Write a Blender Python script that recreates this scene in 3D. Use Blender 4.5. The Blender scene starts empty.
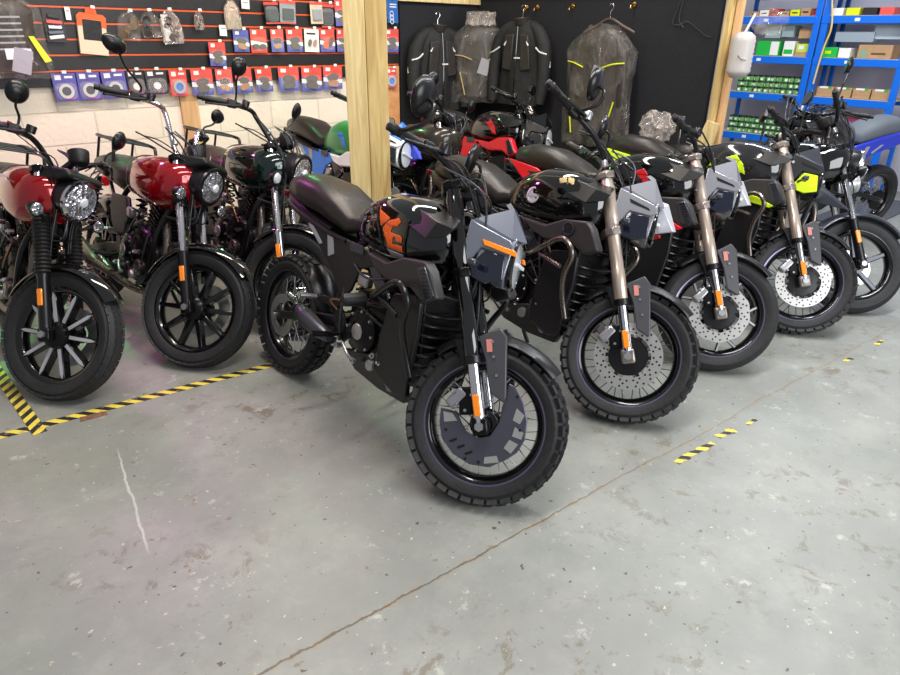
import bpy, bmesh, math, random
import numpy as np
from mathutils import Vector, Matrix
random.seed(7)
R = math.radians
scn = bpy.context.scene
COL = scn.collection

# ------------------------------------------------------------------ camera, light, exposure
CAM_H = 1.58
yaw, pitch, roll = R(48), R(24.7), R(0.75)
F = Vector((math.cos(yaw)*math.cos(pitch), math.sin(yaw)*math.cos(pitch), -math.sin(pitch)))
Rt = Vector((math.sin(yaw), -math.cos(yaw), 0)); Up = Rt.cross(F)
Rt, Up = Rt*math.cos(roll)+Up*math.sin(roll), Up*math.cos(roll)-Rt*math.sin(roll)
cd = bpy.data.cameras.new('camera'); cam = bpy.data.objects.new('camera', cd); COL.objects.link(cam)
m = Matrix((Rt, Up, -F)).transposed().to_4x4(); m.translation = (0, 0, CAM_H)
cam.matrix_world = m
cd.sensor_width = 36; cd.lens = 655/900*36; cd.clip_start = .05; cd.clip_end = 60
scn.camera = cam

w = bpy.data.worlds.new('world'); scn.world = w; w.use_nodes = True
w.node_tree.nodes['Background'].inputs[0].default_value = (.93, .96, 1, 1)
w.node_tree.nodes['Background'].inputs[1].default_value = .26

def area(name, loc, target, sx, sy, power, color=(1, 1, 1)):
    l = bpy.data.lights.new(name, 'AREA'); l.shape = 'RECTANGLE'; l.size = sx; l.size_y = sy
    l.energy = power; l.color = color
    o = bpy.data.objects.new(name, l); COL.objects.link(o); o.location = loc
    d = Vector(target)-Vector(loc)
    o.rotation_euler = d.to_track_quat('-Z', 'Y').to_euler()
    return o
area('ceiling_tube_light', (1.6, 1.2, 3.3), (1.6, 1.2, 0), 2.4, .25, 60, (1, .97, .93))
area('ceiling_tube_light', (4.4, 1.0, 3.3), (4.4, 1.0, 0), 2.4, .25, 75, (.95, .97, 1))
area('ceiling_tube_light', (1.6, 3.4, 3.3), (1.6, 4.4, .3), 2.2, .25, 60, (1, .86, .74))
area('ceiling_tube_light', (3.6, 3.4, 3.3), (3.6, 3.6, 0), 2.0, .25, 40, (1, .95, .9))
area('ceiling_tube_light', (6.6, 2.6, 3.3), (6.8, 2.6, 0.5), 1.6, .25, 60, (.88, .94, 1))
area('added_daylight_fill', (2.6, -3.6, 2.2), (2.4, 2.5, .5), 4.0, 2.6, 190, (.95, .97, 1))  # unseen fill panel added behind the camera to brighten the bikes and chrome reflections
area('magenta_party_light', (1.0, 4.6, 1.9), (.9, 2.9, 0), .12, .12, 7, (1, .15, .85))
for loc_, tgt_, pw_ in (((1.35, 4.95, 2.2), (1.12, 4.45, .86), 130), ((.55, 4.95, 2.2), (.45, 4.5, .86), 130)):
    gl = bpy.data.lights.new('green_spot_light', 'SPOT'); gl.energy = pw_; gl.color = (.1, 1, .25); gl.spot_size = R(30); gl.spot_blend = .6; gl.shadow_soft_size = .03
    go = bpy.data.objects.new('green_spot_light', gl); COL.objects.link(go); go.location = loc_; go.rotation_euler = (Vector(tgt_)-Vector(loc_)).to_track_quat('-Z', 'Y').to_euler()
area('green_party_light', (2.6, 4.9, 2.0), (2.9, 3.9, .9), .1, .1, 5, (.15, 1, .3))

vs = scn.view_settings
vs.view_transform = 'Standard'; vs.look = 'None'; vs.gamma = 1; vs.use_curve_mapping = False
vs.exposure = 0.3

# ------------------------------------------------------------------ materials
def srgb(r, g, b):
    f = lambda c: (c/255/12.92) if c/255 <= .04045 else ((c/255+.055)/1.055)**2.4
    return (f(r), f(g), f(b), 1)
MATS = {}
def mat(name, col, rough=.5, metal=0, noise=0, nscale=20, bump=0, coat=0, trans=0, alpha=1, emit=None, spec=.5, ior=1.45, rnoise=0):
    if name in MATS: return MATS[name]
    m = bpy.data.materials.new(name); m.use_nodes = True
    nt = m.node_tree; b = nt.nodes['Principled BSDF']
    c = srgb(*col)
    b.inputs['Base Color'].default_value = c
    b.inputs['Roughness'].default_value = rough; b.inputs['Metallic'].default_value = metal
    b.inputs['Coat Weight'].default_value = coat; b.inputs['Coat Roughness'].default_value = .05
    b.inputs['Transmission Weight'].default_value = trans; b.inputs['Alpha'].default_value = alpha
    b.inputs['IOR'].default_value = ior
    b.inputs['Specular IOR Level'].default_value = spec
    tc = nt.nodes.new('ShaderNodeTexCoord'); n = nt.nodes.new('ShaderNodeTexNoise')
    n.inputs['Scale'].default_value = nscale; n.inputs['Detail'].default_value = 6
    nt.links.new(tc.outputs['Object'], n.inputs['Vector'])
    if noise:
        r = nt.nodes.new('ShaderNodeValToRGB')
        r.color_ramp.elements[0].position = .3; r.color_ramp.elements[1].position = .7
        r.color_ramp.elements[0].color = tuple(x*(1-noise) for x in c[:3])+(1,)
        r.color_ramp.elements[1].color = tuple(min(1, x*(1+noise)) for x in c[:3])+(1,)
        nt.links.new(n.outputs['Fac'], r.inputs['Fac']); nt.links.new(r.outputs['Color'], b.inputs['Base Color'])
    if rnoise:
        mr = nt.nodes.new('ShaderNodeMapRange')
        mr.inputs['To Min'].default_value = max(0, rough-rnoise); mr.inputs['To Max'].default_value = min(1, rough+rnoise)
        nt.links.new(n.outputs['Fac'], mr.inputs['Value']); nt.links.new(mr.outputs['Result'], b.inputs['Roughness'])
    if bump:
        bp = nt.nodes.new('ShaderNodeBump'); bp.inputs['Strength'].default_value = bump; bp.inputs['Distance'].default_value = .01
        nt.links.new(n.outputs['Fac'], bp.inputs['Height']); nt.links.new(bp.outputs['Normal'], b.inputs['Normal'])
    if emit:
        b.inputs['Emission Color'].default_value = c; b.inputs['Emission Strength'].default_value = emit
    MATS[name] = m
    return m
rubber = mat('tyre_rubber', (36, 36, 38), .6, noise=.25, nscale=60, bump=.15)
rimblk = mat('rim_black', (14, 14, 17), .22, .3, coat=.6)
rimline = mat('rim_stripe', (120, 112, 140), .3, .8)
chrome = mat('chrome', (225, 225, 232), .12, 1)
alu = mat('brushed_aluminium', (180, 180, 184), .34, .9, rnoise=.1)
steel = mat('disc_steel', (205, 203, 200), .32, .85, rnoise=.08)
bronze = mat('fork_bronze', (206, 188, 174), .3, .7)
black = mat('satin_black', (16, 16, 19), .3, rnoise=.08, nscale=8)
matt = mat('matt_black', (25, 25, 27), .38, noise=.15, nscale=5)
gloss = mat('gloss_black', (9, 9, 10), .06, coat=1)
plast = mat('black_plastic', (20, 20, 22), .45, bump=.05, nscale=200)
engm = mat('engine_black', (30, 29, 30), .28, .7, rnoise=.15, nscale=30)
seatm = mat('seat_vinyl', (34, 30, 28), .36, noise=.15, nscale=40, bump=.12)
gun = mat('gunmetal', (78, 80, 88), .3, .7, rnoise=.05)
grey = mat('grey_paint', (124, 128, 140), .25, .5, coat=.5)
silverp = mat('silver_paint', (190, 190, 196), .3, .35, coat=.3)
smoke = mat('smoked_lens', (18, 22, 38), .05, coat=1)
glassm = mat('lamp_glass', (230, 235, 240), .05, .2, coat=1)
reflt = mat('lamp_reflector', (214, 216, 224), .12, .85, coat=1)
def facets(m):
    nt = m.node_tree; b = nt.nodes['Principled BSDF']; v = nt.nodes.new('ShaderNodeTexVoronoi'); v.inputs['Scale'].default_value = 55
    tc = nt.nodes.new('ShaderNodeTexCoord'); nt.links.new(tc.outputs['Object'], v.inputs['Vector'])
    bp = nt.nodes.new('ShaderNodeBump'); bp.inputs['Strength'].default_value = .9; bp.inputs['Distance'].default_value = .012
    nt.links.new(v.outputs['Distance'], bp.inputs['Height']); nt.links.new(bp.outputs['Normal'], b.inputs['Normal'])
facets(reflt)
orange = mat('amber_reflector', (255, 140, 20), .25, coat=.6)
orp = mat('orange_decal', (250, 105, 30), .35)
mirg = mat('mirror_glass', (120, 130, 145), .08, .9)
redp = mat('candy_red_paint', (150, 8, 22), .12, .35, coat=1)
dgreen = mat('dark_green_paint', (10, 30, 26), .1, .3, coat=1)
white = mat('white_paint', (228, 230, 232), .35)
lime = mat('lime_paint', (196, 225, 20), .35)
blue = mat('blue_paint', (45, 60, 190), .3, coat=.3)
skyb = mat('light_blue_decal', (50, 120, 215), .35)
grnp = mat('green_plastic', (25, 130, 60), .3, coat=.3)
mag = mat('magenta_decal', (200, 60, 180), .4)
redpl = mat('red_plastic', (205, 20, 35), .35, coat=.3)
brown = mat('brown_side_cover', (62, 50, 42), .4, .2)
exh = mat('exhaust_metal', (120, 110, 105), .28, .9, rnoise=.1)
copper = mat('heat_stained_pipe', (150, 110, 85), .25, 1)

silverg = mat('silver_grey_paint', (150, 150, 158), .28, .5, coat=.4)

def nodes_mat(name):
    m = bpy.data.materials.new(name); m.use_nodes = True
    return m, m.node_tree, m.node_tree.nodes['Principled BSDF']

def camo_mat():
    m, nt, b = nodes_mat('camouflage_paint')
    tc = nt.nodes.new('ShaderNodeTexCoord'); n = nt.nodes.new('ShaderNodeTexNoise'); n.inputs['Scale'].default_value = 7; n.inputs['Detail'].default_value = 1
    r = nt.nodes.new('ShaderNodeValToRGB'); r.color_ramp.interpolation = 'CONSTANT'
    e = r.color_ramp.elements; e[0].position = 0; e[0].color = srgb(70, 56, 40); e[1].position = .47; e[1].color = srgb(72, 86, 48)
    x = e.new(.58); x.color = srgb(112, 98, 72); x = e.new(.66); x.color = srgb(40, 36, 30)
    nt.links.new(tc.outputs['Object'], n.inputs['Vector']); nt.links.new(n.outputs['Fac'], r.inputs['Fac']); nt.links.new(r.outputs['Color'], b.inputs['Base Color'])
    b.inputs['Roughness'].default_value = .35
    return m
camo = camo_mat()

# ------------------------------------------------------------------ mesh helpers
class MB:
    def __init__(s, xf=None): s.v = []; s.f = []; s.xf = xf
    def add(s, vs, fs):
        n = len(s.v)
        if s.xf is not None: vs = [s.xf @ Vector(v) for v in vs]
        s.v += [tuple(v) for v in vs]; s.f += [tuple(i+n for i in f) for f in fs]; return s
    def box(s, c, d, rot=None, taper=1):
        x, y, z = d[0]/2, d[1]/2, d[2]/2
        vs = [Vector((a*x*(taper if k > 0 else 1), b*y*(taper if k > 0 else 1), k*z)) for k in (-1, 1) for a, b in ((-1, -1), (1, -1), (1, 1), (-1, 1))]
        if rot is not None: vs = [rot @ v for v in vs]
        c = Vector(c)
        return s.add([v+c for v in vs], [(3, 2, 1, 0), (4, 5, 6, 7), (0, 1, 5, 4), (1, 2, 6, 5), (2, 3, 7, 6), (3, 0, 4, 7)])
    def bar(s, a, b, wd, ht, up=(0, 0, 1)):
        a, b = Vector(a), Vector(b); d = b-a; L = d.length; x = d.normalized()
        y = Vector(up).cross(x)
        y = y.normalized() if y.length > 1e-4 else Vector((0, 1, 0)); z = x.cross(y)
        return s.box((a+b)/2, (L, wd, ht), Matrix((x, y, z)).transposed())
    def rings(s, rs, cap=True, loop=False):
        n = len(rs[0]); k = len(rs); fs = []
        for i in range(k if loop else k-1):
            j = (i+1) % k
            for a in range(n):
                b = (a+1) % n; fs.append((i*n+a, i*n+b, j*n+b, j*n+a))
        if cap and not loop:
            fs.append(tuple(range(n-1, -1, -1))); fs.append(tuple((k-1)*n+a for a in range(n)))
        return s.add([p for r in rs for p in r], fs)
    def tube(s, pts, r, n=10, smooth=4, cap=True):
        P = [Vector(p) for p in pts]
        rr = list(r) if hasattr(r, '__len__') else [r]*len(P)
        if smooth and len(P) > 2:
            Q = []; q = []
            for i in range(len(P)-1):
                p0 = P[max(i-1, 0)]; p1 = P[i]; p2 = P[i+1]; p3 = P[min(i+2, len(P)-1)]
                for k in range(smooth):
                    t = k/smooth
                    Q.append(.5*((2*p1)+(p2-p0)*t+(2*p0-5*p1+4*p2-p3)*t*t+(3*p1-p0-3*p2+p3)*t**3)); q.append(rr[i]*(1-t)+rr[i+1]*t)
            Q.append(P[-1]); q.append(rr[-1]); P, rr = Q, q
        d = (P[1]-P[0]).normalized(); u = d.orthogonal().normalized(); rs = []
        for i, p in enumerate(P):
            t = (P[min(i+1, len(P)-1)]-P[max(i-1, 0)])
            if t.length < 1e-9: t = d
            t = t.normalized(); u = (u-t*u.dot(t)).normalized(); v = t.cross(u)
            rs.append([p+(u*math.cos(a)+v*math.sin(a))*rr[i] for a in [2*math.pi*k/n for k in range(n)]])
        return s.rings(rs, cap)
    def lathe(s, prof, o, ax, n=24, cap=True, loop=False, a0=0, a1=None):
        o = Vector(o); ax = Vector(ax).normalized(); u = ax.orthogonal().normalized(); v = ax.cross(u)
        rs = [[o+ax*h+(u*math.cos(a)+v*math.sin(a))*r for a in [2*math.pi*k/n for k in range(n)]] for r, h in prof]
        return s.rings(rs, cap, loop)
    def prism(s, poly, y0, y1, axes='xz', bend=None):
        # poly (a,b); extruded along the remaining axis
        def P(a, b, y):
            if bend: y = bend(a, b, y)
            return (a, y, b) if axes == 'xz' else ((a, b, y) if axes == 'xy' else (y, a, b))
        n = len(poly)
        vs = [P(a, b, y0) for a, b in poly]+[P(a, b, y1) for a, b in poly]
        fs = [tuple(range(n)), tuple(range(2*n-1, n-1, -1))]+[(i, n+i, n+(i+1) % n, (i+1) % n) for i in range(n)]
        return s.add(vs, fs)
    def hull_plate(s, pts, t, nrm):
        # polygon of 3d points with thickness t along nrm
        n = len(pts); P = [Vector(p) for p in pts]; N = Vector(nrm).normalized()*t
        return s.add(P+[p-N for p in P], [tuple(range(n)), tuple(range(2*n-1, n-1, -1))]+[(i, n+i, n+(i+1) % n, (i+1) % n) for i in range(n)])
    def build(s, name, mt, parent=None, ang=35, bevel=0, sub=0, bseg=2):
        me = bpy.data.meshes.new(name); me.from_pydata(s.v, [], s.f)
        bm = bmesh.new(); bm.from_mesh(me); bmesh.ops.recalc_face_normals(bm, faces=bm.faces); bm.to_mesh(me); bm.free()
        me.polygons.foreach_set('use_smooth', [True]*len(me.polygons))
        me.set_sharp_from_angle(angle=R(ang)); me.materials.append(mt); me.update()
        o = bpy.data.objects.new(name, me); COL.objects.link(o)
        if parent is not None: o.parent = parent
        if bevel:
            b = o.modifiers.new('bevel', 'BEVEL'); b.width = bevel; b.segments = bseg; b.limit_method = 'ANGLE'; b.angle_limit = R(40)
        if sub:
            b = o.modifiers.new('sub', 'SUBSURF'); b.levels = sub; b.render_levels = sub
        return o
def body(sections, n=20):
    """sections: (x, zbot, ztop, halfwidth, exponent, widest 0..1, yoffset)"""
    rs = []
    for sc in sections:
        x, z0, z1, hw, ex, wd = sc[:6]; yo = sc[6] if len(sc) > 6 else 0
        zc = z0+(z1-z0)*wd; r = []
        for k in range(n):
            a = 2*math.pi*k/n; c, q = math.cos(a), math.sin(a)
            y = hw*math.copysign(abs(c)**(2/ex), c); zz = math.copysign(abs(q)**(2/ex), q)
            r.append((x, y+yo, zc+zz*((z1-zc) if zz > 0 else (zc-z0))))
        rs.append(r)
    return rs
def tag(o, label, cat, group=None, kind=None):
    o['label'] = label; o['category'] = cat
    if group: o['group'] = group
    if kind: o['kind'] = kind
    return o
def struct(o): o['kind'] = 'structure'; return o
def empty(name, loc, rot=(0, 0, 0)):
    o = bpy.data.objects.new(name, None); COL.objects.link(o); o.location = loc; o.rotation_euler = rot; o.empty_display_size = .1; return o

# ------------------------------------------------------------------ the room
WY, PX, SX = 5.25, 5.0, 7.0

def floor_material():
    m, nt, b = nodes_mat('painted_concrete_floor'); N = nt.nodes.new; L = nt.links.new
    tc = N('ShaderNodeTexCoord'); sep = N('ShaderNodeSeparateXYZ'); L(tc.outputs['Object'], sep.inputs[0])
    def noise(sc, det=6, rough=.6, off=0, dist=0):
        n = N('ShaderNodeTexNoise'); n.inputs['Scale'].default_value = sc; n.inputs['Detail'].default_value = det; n.inputs['Roughness'].default_value = rough; n.inputs['Distortion'].default_value = dist
        mp = N('ShaderNodeMapping'); mp.inputs['Location'].default_value = (off, off*1.7, 0); L(tc.outputs['Object'], mp.inputs[0]); L(mp.outputs[0], n.inputs['Vector']); return n.outputs['Fac']
    def math_(op, a, c, clamp=False):
        k = N('ShaderNodeMath'); k.operation = op; k.use_clamp = clamp
        for i, x in enumerate((a, c)):
            if x is None: continue
            if isinstance(x, (int, float)): k.inputs[i].default_value = x
            else: L(x, k.inputs[i])
        return k.outputs[0]
    def step(x, lo, hi):
        k = N('ShaderNodeMapRange'); k.inputs['From Min'].default_value = lo; k.inputs['From Max'].default_value = hi; L(x, k.inputs['Value']); return k.outputs[0]
    def mix(fac, a, c):
        k = N('ShaderNodeMix'); k.data_type = 'RGBA'
        L(fac, k.inputs[0])
        for i, x in ((6, a), (7, c)):
            if isinstance(x, tuple): k.inputs[i].default_value = x
            else: L(x, k.inputs[i])
        return k.outputs[2]
    base = mix(step(noise(1.3, 8, .65), .3, .7), srgb(126, 129, 125), srgb(151, 153, 147))
    base = mix(math_('MULTIPLY', step(noise(3.0, 8, .7, 5), .48, .68), .4), base, srgb(172, 172, 164))
    base = mix(math_('MULTIPLY', step(noise(.9, 5, .6, 11), .52, .75), .45), base, srgb(125, 122, 112))
    # brown worn patches, denser towards the right foreground
    zone = step(noise(1.1, 2, .5, 23), .42, .6)
    base = mix(math_('MULTIPLY', math_('MULTIPLY', step(noise(9, 9, .75, 3, .4), .55, .61), zone), .7), base, srgb(108, 98, 80))
    base = mix(math_('MULTIPLY', step(noise(16, 5, .7, 31), .655, .675), .8), base, srgb(122, 98, 70))
    base = mix(math_('MULTIPLY', step(noise(38, 3, .6, 41), .68, .70), .6), base, srgb(214, 206, 178))
    base = mix(math_('MULTIPLY', step(noise(30, 3, .55, 57), .69, .705), .85), base, srgb(70, 62, 52))
    base = mix(math_('MULTIPLY', step(noise(7, 10, .75, 71, .1), .60, .65), .5), base, srgb(196, 196, 186))
    # long crack across the bay
    cr = math_('SUBTRACT', sep.outputs['Y'], math_('ADD', math_('MULTIPLY', sep.outputs['X'], -.083), 1.288))
    cr = math_('ADD', cr, math_('MULTIPLY', math_('SUBTRACT', noise(3.3, 6, .7, 13), .5), .07))
    cr = math_('ABSOLUTE', cr, 0)
    near = step(sep.outputs['X'], 2.6, 1.1)
    wdt = math_('ADD', math_('MULTIPLY', noise(11, 4, .6, 9), .006), -.0015)
    line = step(math_('SUBTRACT', cr, wdt), .0035, .0005)
    base = mix(math_('MULTIPLY', step(cr, .02, .004), math_('MULTIPLY', step(noise(25, 4, .6, 77), .45, .6), .6)), base, srgb(150, 130, 100))
    base = mix(math_('MULTIPLY', line, math_('ADD', math_('MULTIPLY', near, .65), .18)), base, srgb(84, 74, 60))
    # pale scratch
    sc = math_('ABSOLUTE', math_('ADD', math_('SUBTRACT', sep.outputs['X'], math_('ADD', math_('MULTIPLY', sep.outputs['Y'], .155), .09)), math_('MULTIPLY', math_('SUBTRACT', noise(6, 5, .6, 4), .5), .05)), 0)
    yr = math_('MULTIPLY', step(sep.outputs['Y'], 1.9, 2.0), step(sep.outputs['Y'], 2.65, 2.5))
    base = mix(math_('MULTIPLY', math_('MULTIPLY', step(sc, .006, .002), yr), .6), base, srgb(205, 205, 196))
    L(base, b.inputs['Base Color'])
    mr = N('ShaderNodeMapRange'); mr.inputs['To Min'].default_value = .3; mr.inputs['To Max'].default_value = .55; L(noise(5, 6, .6, 2), mr.inputs['Value']); L(mr.outputs[0], b.inputs['Roughness'])
    bp = N('ShaderNodeBump'); bp.inputs['Strength'].default_value = .25; bp.inputs['Distance'].default_value = .004
    L(math_('SUBTRACT', noise(30, 8, .7), line), bp.inputs['Height']); L(bp.outputs[0], b.inputs['Normal'])
    return m
fl = MB().box((4, 1.8, -.05), (14, 10, .1)).build('floor', floor_material()); struct(fl)

def block_material():
    m, nt, b = nodes_mat('painted_blockwork'); N = nt.nodes.new; L = nt.links.new
    tc = N('ShaderNodeTexCoord'); mp = N('ShaderNodeMapping'); mp.inputs['Rotation'].default_value = (R(90), 0, 0); L(tc.outputs['Object'], mp.inputs[0])
    br = N('ShaderNodeTexBrick'); br.inputs['Scale'].default_value = 1; br.inputs['Brick Width'].default_value = .45; br.inputs['Row Height'].default_value = .215
    br.inputs['Mortar Size'].default_value = .007; br.inputs['Mortar Smooth'].default_value = .4
    br.inputs['Color1'].default_value = srgb(240, 226, 206); br.inputs['Color2'].default_value = srgb(234, 220, 200); br.inputs['Mortar'].default_value = srgb(220, 206, 186)
    L(mp.outputs[0], br.inputs['Vector']); L(br.outputs['Color'], b.inputs['Base Color'])
    n = N('ShaderNodeTexNoise'); n.inputs['Scale'].default_value = 30; n.inputs['Detail'].default_value = 8; L(tc.outputs['Object'], n.inputs['Vector'])
    a = N('ShaderNodeMath'); a.operation = 'MULTIPLY_ADD'; a.inputs[1].default_value = -1.2; L(br.outputs['Fac'], a.inputs[0]); L(n.outputs['Fac'], a.inputs[2])
    bp = N('ShaderNodeBump'); bp.inputs['Strength'].default_value = .5; bp.inputs['Distance'].default_value = .01; L(a.outputs[0], bp.inputs['Height']); L(bp.outputs[0], b.inputs['Normal'])
    b.inputs['Roughness'].default_value = .6
    return m
blockm = block_material()
struct(MB().box((1.0, WY+.1, 1.35), (8.0, .2, 2.7)).build('wall_back', blockm))
felt = mat('black_carpet_felt', (27, 27, 31), .9, noise=.2, nscale=60, bump=.2)
struct(MB().box(((4.03+PX)/2, WY-.02, .97), (PX-4.03, .04, 1.78)).build('trim_1', felt))
struct(MB().box((PX+.03, (WY+2.66)/2, .97), (.05, WY-2.66, 1.9)).build('wall_partition', felt))

def wood_material(name, a, c, scale=1):
    m, nt, b = nodes_mat(name); N = nt.nodes.new; L = nt.links.new
    tc = N('ShaderNodeTexCoord'); mp = N('ShaderNodeMapping'); mp.inputs['Scale'].default_value = (14*scale, 14*scale, .9*scale); L(tc.outputs['Object'], mp.inputs[0])
    n = N('ShaderNodeTexNoise'); n.inputs['Scale'].default_value = 2.2; n.inputs['Detail'].default_value = 7; n.inputs['Distortion'].default_value = 1.2; L(mp.outputs[0], n.inputs['Vector'])
    r = N('ShaderNodeValToRGB'); r.color_ramp.elements[0].position = .3; r.color_ramp.elements[1].position = .68
    r.color_ramp.elements[0].color = srgb(*a); r.color_ramp.elements[1].color = srgb(*c); L(n.outputs['Fac'], r.inputs['Fac']); L(r.outputs['Color'], b.inputs['Base Color'])
    k = N('ShaderNodeTexNoise'); k.inputs['Scale'].default_value = 9; k.inputs['Detail'].default_value = 1
    b.inputs['Roughness'].default_value = .6
    bp = N('ShaderNodeBump'); bp.inputs['Strength'].default_value = .3; bp.inputs['Distance'].default_value = .003; L(n.outputs['Fac'], bp.inputs['Height']); L(bp.outputs[0], b.inputs['Normal'])
    return m
pine = wood_material('pine', (196, 168, 108), (228, 206, 152))
pine2 = wood_material('pine_knotty', (176, 142, 84), (216, 190, 128))
ply = wood_material('plywood', (196, 150, 100), (222, 182, 132), .6)
# beam above the black partition, and the two-piece post
struct(MB().box(((4.03+PX)/2, WY-.03, 1.91), (PX-4.03+.05, .09, .1)).build('trim_2', pine, bevel=.003))
b_ = MB().box((PX+.02, (WY+2.5)/2-.05, 1.965), (.09, WY-2.5, .1)).build('trim_3', pine, bevel=.003); struct(b_)
post = empty('timber_post', (2.33, 3.33, 0), (0, 0, R(48-90+8)))
tag(post, 'square pale timber post standing behind the black and orange motorcycle', 'post')
MB().box((-.06, 0, 1.35), (.118, .15, 2.7)).build('post_timber', pine, post, bevel=.004)
MB().box((.06, .006, 1.35), (.118, .15, 2.7)).build('post_timber', pine2, post, bevel=.004)

# slatwall on the back wall
slat_blk = mat('slatwall_black', (30, 28, 28), .45, noise=.2, nscale=30)
slat_or = mat('slatwall_orange_insert', (226, 92, 40), .4)
zs = [1.724+.0965*k for k in range(1, 7)]+[1.724, 1.628, 1.532, 1.436, 1.339]; zs.sort()
sw = empty('slatwall', (1.5, WY-.01, 1.15)); tag(sw, 'black slatwall display board with orange grooves on the back wall', 'display board')
edges = [1.235]+zs+[2.4]
for a, c in zip(edges[:-1], edges[1:]):
    MB().box((0, -.012, (a+c)/2-1.15), (5.04, .024, c-a-.012)).build('slat_board', slat_blk, sw, bevel=.002)
for z in zs:
    MB().box((0, -.010, z-1.15), (5.03, .018, .012)).build('orange_insert', slat_or, sw)
FX = WY-.036   # front face of slatwall (y)
# timber uprights against the block wall
struct(MB().box((2.02, WY-.01, .58), (.13, .03, 1.16)).build('trim_4', ply))
struct(MB().box((3.93, WY-.02, .75), (.16, .04, 1.15)).build('trim_5', mat('orange_ply', (214, 150, 98), .6, noise=.15)))

# ------------------------------------------------------------------ wheels
def YM(y): return y
def arc_shell(mb, c, r, a0, a1, hw, drop, t=.004, n=18, m=8, taper=0):
    c = Vector(c); out = []
    for lay in (0, 1):
        for i in range(n+1):
            f = i/n; a = R(a0+(a1-a0)*f); h = hw*(1-taper*(abs(2*f-1)**3))
            row = []
            for j in range(m+1):
                u = -1+2*j/m; rr = r-drop*abs(u)**2.2-lay*t
                row.append(c+Vector((math.cos(a)*rr, u*h, math.sin(a)*rr)))
            out.append(row)
    V = [p for row in out for p in row]; F_ = []; W = m+1; B = (n+1)*W
    for i in range(n):
        for j in range(m):
            q = (i*W+j, i*W+j+1, (i+1)*W+j+1, (i+1)*W+j); F_.append(q); F_.append(tuple(B+k for k in reversed(q)))
    for i in range(n):
        for j in (0, m):
            a = i*W+j; b = (i+1)*W+j; F_.append((a, b, B+b, B+a))
    for j in range(m):
        for i in (0, n):
            a = i*W+j; b = a+1; F_.append((a, b, B+b, B+a))
    mb.add(V, F_)

def disc_mesh(mb, c, r0, r1, y0, y1, wave=0, n=60):
    c = Vector(c); V = []; F_ = []
    for y in (y0, y1):
        for r, wv in ((r0, 0), (r1, 1)):
            for k in range(n):
                a = 2*math.pi*k/n; rr = r+(wave*math.cos(a*10) if wv else wave*.6*math.cos(a*10))
                V.append(c+Vector((math.cos(a)*rr, y, math.sin(a)*rr)))
    for k in range(n):
        j = (k+1) % n
        F_ += [(k, j, n+j, n+k), (2*n+k, 3*n+k, 3*n+j, 2*n+j), (n+k, n+j, 3*n+j, 3*n+k), (k, 2*n+k, 2*n+j, j)]
    mb.add(V, F_)

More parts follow.
